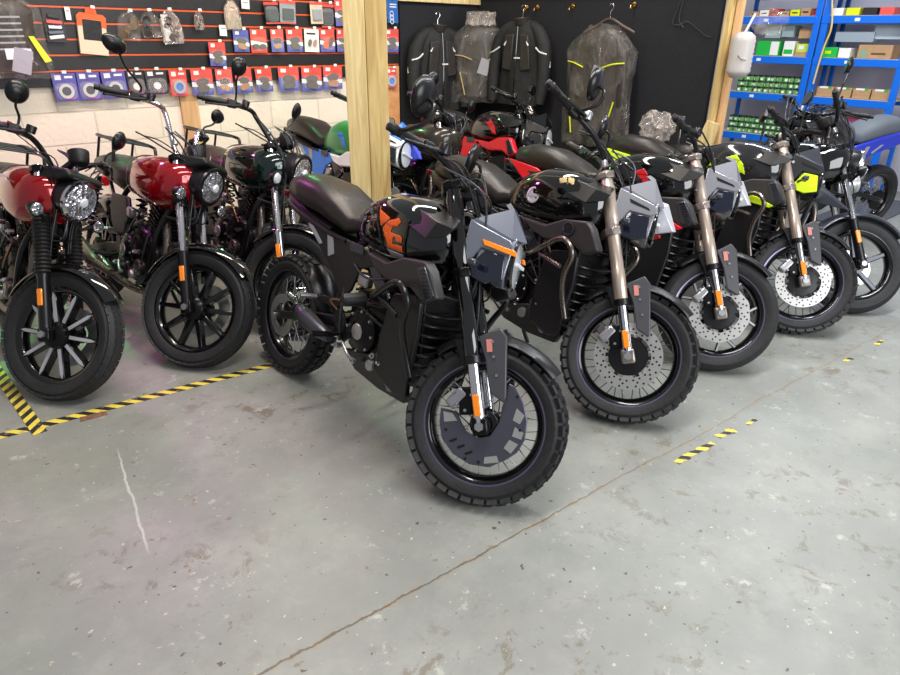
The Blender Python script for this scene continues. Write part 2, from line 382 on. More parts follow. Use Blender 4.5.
def wheel(root, name, c, xf, kind, tyre='knobby', hw=.055, Ro=.30, disc=None, detail=True, spoke_mat=None, stripe=True):
    """kind: wire / cast10 / cast5y ; disc: None / steel / petal"""
    c = Vector(c); Y = (0, 1, 0)
    k = Ro/.30
    rim_mb = MB(xf)
    rb = .222 if kind != 'cast10' else .228
    rim_mb.lathe([(rb+.006, -hw*.72), (rb+.002, -hw*.62), (rb-.012, -hw*.55), (rb-.02, -.012), (rb-.02, .012), (rb-.012, hw*.55), (rb+.002, hw*.62), (rb+.006, hw*.72),
                  (rb-.004, hw*.70), (rb-.022, hw*.50), (rb-.030, .014), (rb-.030, -.014), (rb-.022, -hw*.50), (rb-.004, -hw*.70)], c, Y, 56, loop=True)
    rim = rim_mb.build(name, rimblk, root, ang=50)
    t = MB(xf)
    if tyre == 'slick' or tyre == 'road':
        prof = [(rb, -hw*.7), (rb+.02, -hw*.95), (Ro-.035, -hw), (Ro-.012, -hw*.72), (Ro-.002, -hw*.35), (Ro, 0), (Ro-.002, hw*.35), (Ro-.012, hw*.72), (Ro-.035, hw), (rb+.02, hw*.95), (rb, hw*.7)]
    else:
        prof = [(rb, -hw*.7), (rb+.02, -hw*.92), (Ro-.04, -hw*.96), (Ro-.018, -hw*.72), (Ro-.010, -hw*.35), (Ro-.009, 0), (Ro-.010, hw*.35), (Ro-.018, hw*.72), (Ro-.04, hw*.96), (rb+.02, hw*.92), (rb, hw*.7)]
    t.lathe(prof, c, Y, 64, loop=True)
    if tyre in ('knobby', 'road') and detail:
        n = 36 if tyre == 'knobby' else 48
        for i in range(n):
            for row, (y, rr, tl, ww, ph) in enumerate(((-hw*.26, Ro-.004, 4, hw*.40, 0), (hw*.26, Ro-.004, -4, hw*.40, .5), (-hw*.80, Ro-.020, 52, hw*.50, .5), (hw*.80, Ro-.020, -52, hw*.50, 0))):
                a = 2*math.pi*(i+ph)/n; d = Vector((math.cos(a), 0, math.sin(a))); tg = Vector((-math.sin(a), 0, math.cos(a)))
                q = Matrix.Rotation(R(tl)*1, 3, tg)
                nr = q @ d; ax = q @ Vector((0, 1, 0))
                ln = 2*math.pi*Ro/n*(.74 if tyre == 'knobby' else .86); hh = .014 if tyre == 'knobby' else .010
                rr2 = rr if tyre == 'knobby' else rr-.0015
                t.box(c+d*rr2+Vector((0, y, 0)), (ln, ww, hh), Matrix((tg, ax, nr)).transposed(), taper=.9)
    t.build('tyre', rubber, rim, ang=32)
    if stripe:
        MB(xf).lathe([(rb-.001, -hw*.735), (rb+.0045, -hw*.76), (rb+.004, -hw*.72), (rb-.0015, -hw*.70)], c, Y, 56, loop=True).build('rim_stripe', rimline, rim)
    hub = MB(xf)
    hub.lathe([(.022, -.062), (.03, -.06), (.034, -.045), (.052, -.042), (.052, -.034), (.028, -.028), (.026, .028), (.052, .034), (.052, .042), (.034, .045), (.022, .062)], c, Y, 28)
    hub.build('hub', rimblk if kind != 'cast10' else engm, rim)
    if kind == 'wire':
        if detail:
            for i in range(32):
                a = 2*math.pi*i/32; s = -1 if i % 2 else 1; tw = (1 if (i//2) % 2 else -1)*R(38)
                p0 = c+Vector((math.cos(a+tw)*.050, s*.037, math.sin(a+tw)*.050)); p1 = c+Vector((math.cos(a)*(rb-.026), s*.006, math.sin(a)*(rb-.026)))
                MB(xf).tube([p0, p1], .0022, 5, 0).build('spoke', spoke_mat or chrome, rim)
        else:
            sp = MB(xf)
            for i in range(24):
                a = 2*math.pi*i/24; s = -1 if i % 2 else 1
                sp.tube([c+Vector((math.cos(a+.5)*.05, s*.037, math.sin(a+.5)*.05)), c+Vector((math.cos(a)*(rb-.026), 0, math.sin(a)*(rb-.026)))], .0022, 4, 0)
            sp.build('spokes', spoke_mat or chrome, rim)
    elif kind == 'cast10':
        MB(xf).lathe([(.02, -.075), (.04, -.072), (.06, -.055), (.062, -.03), (.05, 0), (.062, .03), (.06, .055), (.02, .07)], c, Y, 32).build('hub_cover', engm, rim)
        for i in range(10):
            a = 2*math.pi*(i+.3)/10; d = Vector((math.cos(a), 0, math.sin(a))); tg = Vector((-math.sin(a), 0, math.cos(a)))
            sp = MB(xf)
            P = [(.05, -.010), (.205, -.0065), (.205, .0065), (.05, .010)]
            for y0, y1, sc in ((-.030, .014, 1.5),):
                sp.add([c+d*r+tg*(q*sc)+Vector((0, y, 0)) for y in (y0, y1) for r, q in P], [(0, 1, 2, 3), (7, 6, 5, 4), (0, 4, 5, 1), (1, 5, 6, 2), (2, 6, 7, 3), (3, 7, 4, 0)])
            o = sp.build('cast_spoke', rimblk, rim, bevel=.003)
            if spoke_mat:
                MB(xf).add([c+d*r+tg*q*.9+Vector((0, y, 0)) for y in (-.034, -.029) for r, q in [(.065, -.009), (.18, -.0085), (.205, 0), (.18, .0085), (.065, .009)]],
                           [(0, 1, 2, 3, 4), (9, 8, 7, 6, 5)]+[(i_, 5+i_, 5+(i_+1) % 5, (i_+1) % 5) for i_ in range(5)]).build('spoke_face', spoke_mat, rim)
    elif kind == 'cast5y':
        for i in range(5):
            a = 2*math.pi*(i+.15)/5
            def pt(r, da, y): return c+Vector((math.cos(a+da)*r, y, math.sin(a+da)*r))
            sp = MB(xf)
            sp.bar(pt(.03, 0, 0), pt(.125, 0, 0), .03, .024, up=pt(1, 1.57, 0)-c)
            sp.bar(pt(.11, -.02, 0), pt(.208, -.26, 0), .026, .016, up=pt(1, 1.57, 0)-c)
            sp.bar(pt(.11, .02, 0), pt(.208, .26, 0), .026, .016, up=pt(1, 1.57, 0)-c)
            o = sp.build('cast_spoke', rimblk, rim, bevel=.003)
            if spoke_mat:
                MB(xf).bar(pt(.12, -.03, -.017), pt(.2, -.25, -.017), .003, .010, up=pt(1, 1.57, 0)-c).bar(pt(.12, .03, -.017), pt(.2, .25, -.017), .003, .010, up=pt(1, 1.57, 0)-c).build('spoke_face', spoke_mat, rim)
    elif kind == 'cast5':
        for i in range(5):
            a = 2*math.pi*(i+.4)/5
            def pt(r, da, y): return c+Vector((math.cos(a+da)*r, y, math.sin(a+da)*r))
            MB(xf).bar(pt(.03, 0, 0), pt(.21, .12, 0), .03, .03, up=pt(1, 1.57, 0)-c).build('cast_spoke', gun, rim, bevel=.006)
    if disc:
        d = MB(xf); disc_mesh(d, c, .098, .148, -.070, -.0655, .003 if disc == 'petal' else 0)
        do = d.build('brake_disc', steel, rim, ang=50)
        h = MB(xf)
        for i in range(24):
            for r_, of in ((.108, 0), (.122, .5), (.136, .15)):
                a = 2*math.pi*(i+of)/24
                if r_ == .122 and i % 2: continue
                h.lathe([(.005, -.0709), (.005, -.0702)], c+Vector((math.cos(a)*r_, 0, math.sin(a)*r_)), Y, 6)
        h.build('disc_vents', black, rim)
        cc = MB(xf)
        for i in range(6):
            a = 2*math.pi*i/6
            cc.bar(c+Vector((math.cos(a)*.03, -.06, math.sin(a)*.03)), c+Vector((math.cos(a+.25)*.108, -.066, math.sin(a+.25)*.108)), .006, .016, up=(math.sin(a), 0, -math.cos(a)))
        cc.lathe([(.05, -.068), (.082, -.066), (.086, -.060), (.05, -.06)], c, Y, 30, loop=True)
        cc.lathe([(.05, -.068), (.05, -.06)], c, Y, 24)
        cc.build('disc_carrier', black, rim)
        for i in range(6):
            a = 2*math.pi*(i+.5)/6
            MB(xf).lathe([(.0, -.074), (.006, -.074), (.008, -.070), (.008, -.064)], c+Vector((math.cos(a)*.092, 0, math.sin(a)*.092)), Y, 8).build('rotor_bolt', alu, rim)
    return rim

def steer_matrix(deg):
    k = Vector((-math.sin(R(25)), 0, math.cos(R(25)))); A = Vector((.10, 0, 0))
    return Matrix.Translation(A) @ Matrix.Rotation(R(deg), 4, k) @ Matrix.Translation(-A)
AX = Vector((-math.sin(R(25)), 0, math.cos(R(25)))); PF = Vector((math.cos(R(25)), 0, math.sin(R(25))))
AXLE = Vector((0, 0, .30))
def fk(s, y=0, p=0): return AXLE+AX*s+PF*p+Vector((0, y, 0))

def fk_round(mb, s, y, r0, r1, p=0):
    pass

def front_end(root, S, p):
    """upside-down or conventional fork, clamps, bar, controls"""
    style = p['fork']; top = p.get('ftop', .80)
    for sg in (-1, 1):
        y = .10*sg
        if style == 'usd':
            leg = MB(S).tube([fk(0, y), fk(.34, y)], .0215, 14, 0).build('fork_leg', chrome, root)
            om = p['fork_mat']
            MB(S).lathe([(.026, .23), (.0295, .235), (.0295, .38), (.0275, .385), (.0275, .56), (.030, .57), (.030, top-.05), (.026, top-.04), (.026, top+.02)], AXLE+Vector((0, y, 0)), AX, 20).build('fork_outer', om, leg)
            MB(S).lathe([(.028, .222), (.032, .226), (.032, .25), (.028, .254)], AXLE+Vector((0, y, 0)), AX, 20).build('fork_seal', black, leg)
        else:
            low = p.get('lower_mat', black)
            leg = MB(S).tube([fk(.26, y), fk(top+.02, y)], .019, 14, 0).build('fork_leg', chrome, root)
            MB(S).lathe([(.020, -.02), (.026, 0), (.027, .05), (.025, .26), (.028, .27), (.028, .285), (.021, .29)], AXLE+Vector((0, y, 0)), AX, 18).build('fork_slider', low, leg)
            if p.get('gaiter'):
                pr = []
                for i in range(15): pr += [(.030-.0, .28+i*.0185), (.038, .2885+i*.0185)]
                pr += [(.030, .56)]
                MB(S).lathe(pr, AXLE+Vector((0, y, 0)), AX, 20).build('fork_gaiter', plast, leg, ang=80)
        MB(S).box(fk(0, y*1.02), (.058, .036, .064), Matrix.Rotation(R(-25), 3, 'Y')).build('axle_clamp', p.get('clamp_mat', engm), leg, bevel=.008)
        MB(S).lathe([(.0, -.008), (.017, -.008), (.017, .004), (.013, .008), (0, .008)], fk(0, y+.024*sg), (0, 1, 0), 6).build('axle_nut', alu, leg)
        if p.get('reflector', True):
            MB(S).box(fk(.075 if style == 'usd' else .17, y*1.0, .0)+Vector((.0, sg*.023, 0)), (.026, .012, .078), Matrix.Rotation(R(-25), 3, 'Y')).build('amber_reflector', orange, leg, bevel=.004)
    def clamp(s, h, mt):
        b = MB(S)
        pl = []
        for yy, xx in ((-.135, .0), (-.12, .033), (-.085, .036), (-.05, .012), (0, -.005), (.05, .012), (.085, .036), (.12, .033), (.135, 0), (.12, -.033), (.07, -.05), (0, -.07), (-.07, -.05), (-.12, -.033)):
            pl.append((xx, yy))
        V = [fk(s+k*h/2)+PF*x+Vector((0, yy, 0)) for k in (-1, 1) for x, yy in pl]; n = len(pl)
        b.add(V, [tuple(range(n)), tuple(range(2*n-1, n-1, -1))]+[(i, n+i, n+(i+1) % n, (i+1) % n) for i in range(n)])
        return b
    clamp(top, .03, 0).build('triple_clamp', p.get('tc_mat', engm), root, bevel=.005)
    clamp(.55, .036, 0).build('triple_clamp', p.get('tc_mat', engm), root, bevel=.005)
    MB(S).tube([fk(.50, 0, -.036), fk(top+.03, 0, -.036)], .028, 14, 0).build('steering_stem', black, root)
    # handlebar
    hb = [Vector(q) for q in p['bar']]
    full = [Vector((q.x, -q.y, q.z)) for q in reversed(hb)] + hb[1:] if abs(hb[0].y) < 1e-6 else [Vector((q.x, -q.y, q.z)) for q in reversed(hb)]+hb
    rad = p.get('bar_r', .0125)
    bar = MB(S).tube(full, rad, 12, 5).build('handlebar', p.get('bar_mat', black), root)
    for yy in (-.035, .035):
        b0 = fk(top+.02, yy, -.036); b1 = Vector((hb[0].x, yy, hb[0].z))
        MB(S).tube([b0, b1], .016, 10, 0).build('bar_riser', black, bar)
    for sg in (-1, 1):
        e = hb[-1].copy(); d = (hb[-1]-hb[-2]).normalized(); e.y *= sg; d.y *= sg
        g0 = e-d*.125
        grip = MB(S).lathe([(.0155, 0), (.018, .004), (.0165, .012), (.0165, .115), (.019, .12), (.019, .125), (.014, .128), (.014, .15), (.010, .152)], g0, d, 16).build('grip', plast, bar)
        # switch box with its buttons, reservoir and lever
        sb = MB(S).box(g0-d*.028, (.036, .05, .042), d.to_track_quat('Y', 'Z').to_matrix()).build('switch_box', plast, bar, bevel=.007)
        MB(S).box(g0-d*.02+Vector((-.018, 0, .018)), (.012, .014, .012)).build('button', redpl if sg < 0 else grey, sb)
        fwd = Vector((1, 0, 0)); l0 = g0-d*.055+fwd*.02
        MB(S).tube([l0, l0+fwd*.025+d*.02, g0+fwd*.048+d*.05+Vector((0, 0, -.012)), g0+fwd*.040+d*.118+Vector((0, 0, -.02)), g0+fwd*.046+d*.138+Vector((0, 0, -.02))], [.008, .008, .0065, .005, .007], 8, 4).build('lever', p.get('lever_mat', black), bar)
        MB(S).box(l0-fwd*.012, (.045, .022, .026), d.to_track_quat('Y', 'Z').to_matrix()).build('lever_mount', black, bar, bevel=.005)
        if sg < 0:
            MB(S).lathe([(.02, 0), (.021, .03), (.019, .034)], l0+fwd*.01-d*.015, (0, 0, 1), 14).build('brake_reservoir', p.get('res_mat', black), bar)
        # mirrors
        mk = p.get('mirror', 'barend')
        if mk == 'barend':
            tip = e+d*(.02-p.get('mback', .03))
            arm = [tip, tip+Vector((.05, sg*.018, .012)), tip+Vector((.098, sg*.015, .05)), tip+Vector((.098, 0, .105)), tip+Vector((.072, -sg*.01, .125))]
            mr = MB(S).tube(arm, [.008, .008, .0075, .007, .006], 10, 5).build('mirror', black, root)
            c = tip+Vector((.055, -sg*.012, .130)); nrm = Vector((-1, -sg*.15, .05))
            MB(S).lathe([(.0, -.020), (.035, -.018), (.058, -.009), (.066, .002), (.067, .010), (.064, .014)], c, nrm, 28).build('mirror_shell', black, mr)
            MB(S).lathe([(.0, .0135), (.062, .0135), (.062, .0148), (0, .0148)], c, nrm, 28).build('mirror_glass', mirg, mr)
        elif mk in ('round', 'oval'):
            mb0 = g0-d*.04+Vector((0, 0, .02)); off = Vector(p.get('moff', (-.02, .06, .16))); off = Vector((off.x, off.y*sg, off.z))
            c = mb0+off
            mr = MB(S).tube([mb0, mb0+Vector((-.004, sg*.004, .035)), mb0+off*.55+Vector((0, sg*.012, 0)), c+Vector((.012, 0, -.03 if mk == 'round' else -.005))], .0055, 8, 5).build('mirror', black, root)
            nrm = Vector((-1, -sg*.2, .08)); k = 1
            pr = [(.0, -.026), (.022, -.023), (.040, -.012), (.050, .0), (.051, .006), (.048, .010)]
            sh = MB(S).lathe([(a, h) for a, h in pr], c, nrm, 26)
            if mk == 'oval':
                iS = S.inverted()
                vv = []
                for q in sh.v:
                    q = iS @ Vector(q); dd = q-c; vv.append(tuple(S @ (c+Vector((dd.x*1.2, dd.y*1.35, dd.z*.8)))))
                sh.v = vv
            sh.build('mirror_shell', black, mr)
            if mk == 'round': MB(S).lathe([(.0, .009), (.046, .009), (.046, .0106), (0, .0106)], c, nrm, 26).build('mirror_glass', mirg, mr)
        elif mk == 'angular' and sg > 0:
            mb0 = g0-d*.04+Vector((0, 0, .02)); c = mb0+Vector(p.get('aoff', (-.02, .05, .20)))
            mr = MB(S).tube([mb0, mb0+Vector((0, .01, .08)), c+Vector((.01, 0, -.03))], .006, 8, 4).build('mirror', black, root)
            MB(S).prism([(c.y-.07, c.z-.035), (c.y+.06, c.z-.03), (c.y+.085, c.z+.01), (c.y+.02, c.z+.045), (c.y-.05, c.z+.02)], c.x-.01, c.x+.02, axes='yz').build('mirror_shell', black, mr, bevel=.006)
    # cables
    for i, (yy, r_) in enumerate(((-.2, .004), (-.15, .003), (.2, .004), (.16, .003))):
        z0 = hb[2].z if len(hb) > 2 else hb[-1].z
        x0 = hb[-2].x
        MB(S).tube([(x0+.02, yy*1.1, z0), (x0+.12, yy*.8, z0-.02+.02*i), fk(.70, yy*.45, .08), fk(.52, yy*.3, .03), fk(.40, yy*.35, .0)], r_, 6, 6).build('cable', plast, root)
    # front brake line
    MB(S).tube([fk(.60, -.06, .06), fk(.45, -.085, .045), fk(.3, -.075, .01), fk(.2, -.075, -.035), fk(.13, -.065, -.07)], .0035, 6, 6).build('brake_hose', plast, root)

def caliper(root, S, mt=None):
    c = MB(S)
    cc = AXLE+Vector((-.115, -.075, .065))
    rot = Matrix.Rotation(R(-62), 3, 'Y')
    o = MB(S).box(cc, (.085, .05, .045), rot).build('brake_caliper', mt or gun, root, bevel=.012, bseg=3)
    MB(S).box(cc+Vector((.035, -.008, .0)), (.05, .03, .10), Matrix.Rotation(R(-20), 3, 'Y')).build('caliper_bracket', engm, o, bevel=.006)
    b = MB(S)
    for dx, dz in ((-.012, .026), (.010, -.026), (.05, .03), (.045, -.03)):
        b.lathe([(.006, -.032), (.006, -.024)], cc+Vector((dx, 0, dz)), (0, 1, 0), 6)
    b.build('caliper_bolts', alu, o)

# ------------------------------------------------------------------ scrambler style bikes
TANK_S = [(-.84, .80, .91, .075, 2.6, .4), (-.79, .785, .95, .12, 2.8, .4), (-.70, .78, 1.005, .150, 3, .5), (-.58, .775, 1.04, .170, 3.2, .55), (-.44, .78, 1.042, .178, 3.4, .55), (-.33, .79, 1.02, .165, 3.2, .55), (-.265, .81, .985, .13, 2.8, .5), (-.245, .85, .95, .08, 2.5, .5)]
def tank_y(x, z):
    S_ = sorted(TANK_S)
    x = min(max(x, S_[0][0]), S_[-1][0])
    for a, b in zip(S_[:-1], S_[1:]):
        if a[0] <= x <= b[0]:
            t = (x-a[0])/(b[0]-a[0]); _, z0, z1, hw, ex, wd = [a[i]*(1-t)+b[i]*t for i in range(6)]
            zc = z0+(z1-z0)*wd; h = (z1-zc) if z > zc else (zc-z0)
            return hw*(1-min(1, abs(z-zc)/h)**ex)**(1/ex)
    return .15
def tank_decal(polys, name, mt, parent, lift=.0015, sgn=-1):
    import mathutils.geometry as mg
    mb = MB()
    for poly in polys:
        # fan of small cells: sample the polygon on a grid and keep cells inside
        xs = [q[0] for q in poly]; zs_ = [q[1] for q in poly]; st = .004
        def inside(x, z):
            c = False; n = len(poly)
            for i in range(n):
                (x0, z0), (x1, z1) = poly[i], poly[(i+1) % n]
                if (z0 > z) != (z1 > z) and x < (x1-x0)*(z-z0)/(z1-z0)+x0: c = not c
            return c
        x = min(xs)
        while x < max(xs):
            z = min(zs_)
            while z < max(zs_):
                if inside(x+st/2, z+st/2):
                    mb.add([(a, sgn*(tank_y(a, b)+lift), b) for a, b in ((x, z), (x+st, z), (x+st, z+st), (x, z+st))], [(0, 1, 2, 3)])
                z += st
            x += st
    o = mb.build(name, mt, parent)
    bm = bmesh.new(); bm.from_mesh(o.data); bmesh.ops.remove_doubles(bm, verts=bm.verts, dist=1e-5)
    for f in bm.faces: f.smooth = True
    bm.to_mesh(o.data); bm.free()
    sd = o.modifiers.new('solid', 'SOLIDIFY'); sd.thickness = .001; sd.offset = 1
    return o
BAR_S = [(-.365, 0, 1.115), (-.365, .09, 1.12), (-.41, .19, 1.155), (-.455, .26, 1.165), (-.525, .385, 1.165)]
def shared_rear(root, p, wb=-1.36, det=True, kind='wire'):
    rm = wheel(root, 'rear_wheel', (wb, 0, .30), Matrix.Identity(4), kind, p.get('tyre', 'knobby'), hw=.064, detail=det, spoke_mat=p.get('spoke'))
    sa = MB()
    for sg in (-1, 1):
        sa.bar((-.78, .10*sg, .44), (wb+.30, .105*sg, .385), .026, .055).bar((wb+.32, .105*sg, .39), (wb-.02, .105*sg, .30), .026, .04)
    sa.bar((-.86, -.1, .43), (-.86, .1, .43), .06, .05, up=(0, 0, 1))
    sa.build('swingarm', p.get('arm_mat', black), root, bevel=.006)
    MB().lathe([(.0, -.13), (.016, -.13), (.016, -.118), (.010, -.115), (.010, .115), (.016, .118), (.016, .13), (0, .13)], (wb, 0, .30), (0, 1, 0), 10).build('rear_axle', alu, root)
    d = MB(); disc_mesh(d, (wb, 0, .30), .06, .105, -.082, -.078); d.build('rear_brake_disc', steel, rm)
    MB().lathe([(.03, .070), (.085, .072), (.088, .076), (.088, .080), (.03, .082)], (wb, 0, .30), (0, 1, 0), 36).build('rear_sprocket', engm, rm)
    MB().box((wb+.09, -.09, .36), (.07, .035, .045), Matrix.Rotation(R(25), 3, 'Y')).build('rear_caliper', engm, root, bevel=.008)
    sp = MB()   # shock spring
    pts = [Vector((-.83, 0, .45)).lerp(Vector((-.86, 0, .74)), i/60)+Vector((math.cos(i*.9)*.028, math.sin(i*.9)*.028, 0)) for i in range(61)]
    sp.tube(pts, .006, 6, 0); sp.build('shock_spring', p.get('spring', engm), root)

def engine(root, pipe=True, cover=exh):
    e = MB()
    rs = body([(-.80, .40, .52, .06, 3, .5), (-.77, .33, .60, .10, 4, .5), (-.62, .28, .62, .125, 4, .5), (-.46, .27, .60, .125, 4, .5), (-.38, .30, .52, .10, 4, .5), (-.36, .36, .46, .06, 3, .5)], 20)
    e.rings(rs); blk = e.build('engine', engm, root, ang=40)
    for sg in (-1, 1):
        MB().lathe([(.0, .165), (.045, .163), (.055, .158), (.068, .155), (.082, .150), (.088, .140), (.090, .11)], (-.62, 0, .46), (0, sg, 0), 30).build('clutch_cover' if sg < 0 else 'generator_cover', engm, blk, ang=25)
        MB().lathe([(.0, .172), (.030, .170), (.034, .166), (.034, .160)], (-.62, 0, .46), (0, sg, 0), 24).build('cover_badge', alu if cover is exh else cover, blk)
        b = MB()
        for i in range(8):
            a = 2*math.pi*i/8; b.lathe([(.006, .15), (.006, .158), (.003, .16)], (-.62+.083*math.cos(a), 0, .46+.083*math.sin(a)), (0, sg, 0), 6)
        b.build('cover_bolts', alu, blk)
        MB().lathe([(.0, .145), (.04, .143), (.046, .135), (.046, .1)], (-.46, 0, .40), (0, sg, 0), 22).build('water_pump_cover', exh, blk)
    ax = Vector((.35, 0, 1)).normalized(); o = Vector((-.50, 0, .58))
    for i in range(8):
        q = MB().box(o+ax*(i*.022), (.13, .16 if i < 6 else .15, .010), Matrix((Vector((1, 0, -.35)).normalized(), (0, 1, 0), ax)).transposed())
        q.build('cylinder_fin', engm, blk, bevel=.002)
    MB().box(o+ax*.08, (.10, .12, .17), Matrix((Vector((1, 0, -.35)).normalized(), (0, 1, 0), ax)).transposed()).build('cylinder', engm, blk, bevel=.01)
    MB().box(o+ax*.20, (.14, .15, .06), Matrix((Vector((1, 0, -.35)).normalized(), (0, 1, 0), ax)).transposed()).build('cylinder_head', engm, blk, bevel=.015)
    if not pipe: return blk
    # header pipe
    hd = MB().tube([(-.40, -.03, .70), (-.33, -.05, .66), (-.29, -.06, .52), (-.33, -.07, .34), (-.45, -.10, .27), (-.75, -.14, .27), (-.95, -.17, .33)], .021, 14, 6).build('exhaust_pipe', exh, root)
    return blk

def clutter(root, seed=1, n=9):
    rnd = random.Random(seed)
    for sg in (-1, 1):
        for k in range(n):
            a = Vector((rnd.uniform(-.80, -.36), sg*rnd.uniform(.10, .15), rnd.uniform(.34, .76))); c = Vector((rnd.uniform(-.80, -.34), sg*rnd.uniform(.10, .155), rnd.uniform(.34, .78)))
            mid = (a+c)/2+Vector((rnd.uniform(-.06, .06), sg*.02, rnd.uniform(-.06, .04)))
            MB().tube([a, mid, c], rnd.choice((.004, .005, .007)), 7, 5).build('engine_hose', rnd.choice((plast, black, plast, gun, copper)), root)
        for k in range(n):
            c = Vector((rnd.uniform(-.80, -.36), sg*rnd.uniform(.125, .15), rnd.uniform(.34, .78)))
            MB().lathe([(.0, .016), (.007, .016), (.008, .008), (.013, .006), (.013, -.02)], c, (rnd.uniform(-.2, .2), sg, rnd.uniform(-.2, .2)), 8).build('bolt', rnd.choice((alu, chrome, gun)), root)
        MB().box((-.68, sg*.115, .66), (.07, .04, .06)).build('fuel_injector_body', alu, root, bevel=.012)
        MB().lathe([(.0, .15), (.022, .15), (.026, .14), (.026, .08)], (-.53, 0, .345), (0, sg, 0), 18).build('oil_cap', alu, root)
def headstock_clutter(root, S, seed=1):
    rnd = random.Random(seed); top = .8
    for k in range(6):
        y0 = rnd.uniform(-.16, .16); x0 = rnd.uniform(-.40, -.34)
        MB(S).tube([(x0, y0*1.6, 1.12), (x0+rnd.uniform(.08, .15), y0, 1.06+rnd.uniform(-.03, .03)), fk(.62, y0*.6, rnd.uniform(.03, .08)), fk(.46, y0*.5, rnd.uniform(.0, .05)), (-.30, y0*.8, .70)], rnd.choice((.003, .004, .0045)), 6, 6).build('cable', rnd.choice((plast, plast, gun)), root)
    for k in range(7):
        c = fk(rnd.uniform(.52, .84), rnd.uniform(-.12, .12), rnd.uniform(-.04, .04))
        MB(S).lathe([(.0, .010), (.007, .010), (.008, .0), (.008, -.006)], c, (rnd.uniform(-.3, .6), rnd.choice((-1, 1)), rnd.uniform(0, .6)), 8).build('bolt', rnd.choice((alu, chrome)), root)
    MB(S).lathe([(.0, .03), (.012, .03), (.014, .02), (.014, 0)], fk(.84, -.10, 0), AX, 14).build('fork_cap', alu, root)
    MB(S).lathe([(.0, .03), (.012, .03), (.014, .02), (.014, 0)], fk(.84, .10, 0), AX, 14).build('fork_cap', alu, root)
    MB(S).box(fk(.80, 0, -.06), (.035, .04, .03)).build('ignition_switch', gun, root, bevel=.006)
def frame_tubes(root, p):
    f = MB(); r = .015
    for sg in (-1, 1):
        f.tube([(-.33, .03*sg, .88), (-.55, .10*sg, .86), (-.82, .11*sg, .74), (-.84, .11*sg, .45), (-.80, .10*sg, .36)], r, 10, 4)
        f.tube([(-.31, .03*sg, .80), (-.33, .10*sg, .62), (-.38, .11*sg, .38), (-.50, .11*sg, .30)], r, 10, 4)
        f.tube([(-.80, .10*sg, .76), (-1.05, .10*sg, .80), (-1.30, .08*sg, .86)], .012, 8, 3)
        f.tube([(-.84, .10*sg, .56), (-1.05, .10*sg, .72), (-1.18, .09*sg, .82)], .010, 8, 3)
    f.tube([fk(.48, 0, -.036), fk(.78, 0, -.036)], .033, 14, 0)
    f.build('frame', black, root)

def foot_controls(root):
    for sg in (-1, 1):
        MB().tube([(-.78, .10*sg, .40), (-.78, .17*sg, .395)], .010, 8, 0).tube([(-.78, .17*sg, .395), (-.79, .26*sg, .40)], .013, 8, 0).build('footpeg', engm, root)
        MB().prism([(-.76, .36), (-.72, .40), (-.80, .50), (-.86, .50), (-.84, .42)], sg*.115, sg*.125).build('footpeg_plate', black, root, bevel=.003)
        MB().tube([(-1.0, .12*sg, .50), (-1.02, .20*sg, .50)], .011, 8, 0).build('passenger_footpeg', alu, root)
        MB().prism([(-.83, .50), (-.80, .53), (-.98, .52), (-1.03, .495), (-.98, .48)], sg*.12, sg*.13).build('footpeg_bracket', black, root, bevel=.003)
    MB().tube([(-.74, -.14, .37), (-.66, -.16, .34), (-.60, -.165, .34), (-.585, -.19, .34)], .007, 8, 4).build('brake_pedal', alu, root)
    MB().tube([(-.80, .12, .36), (-.78, .20, .18), (-.76, .25, .09)], .011, 8, 3).build('side_stand', black, root)

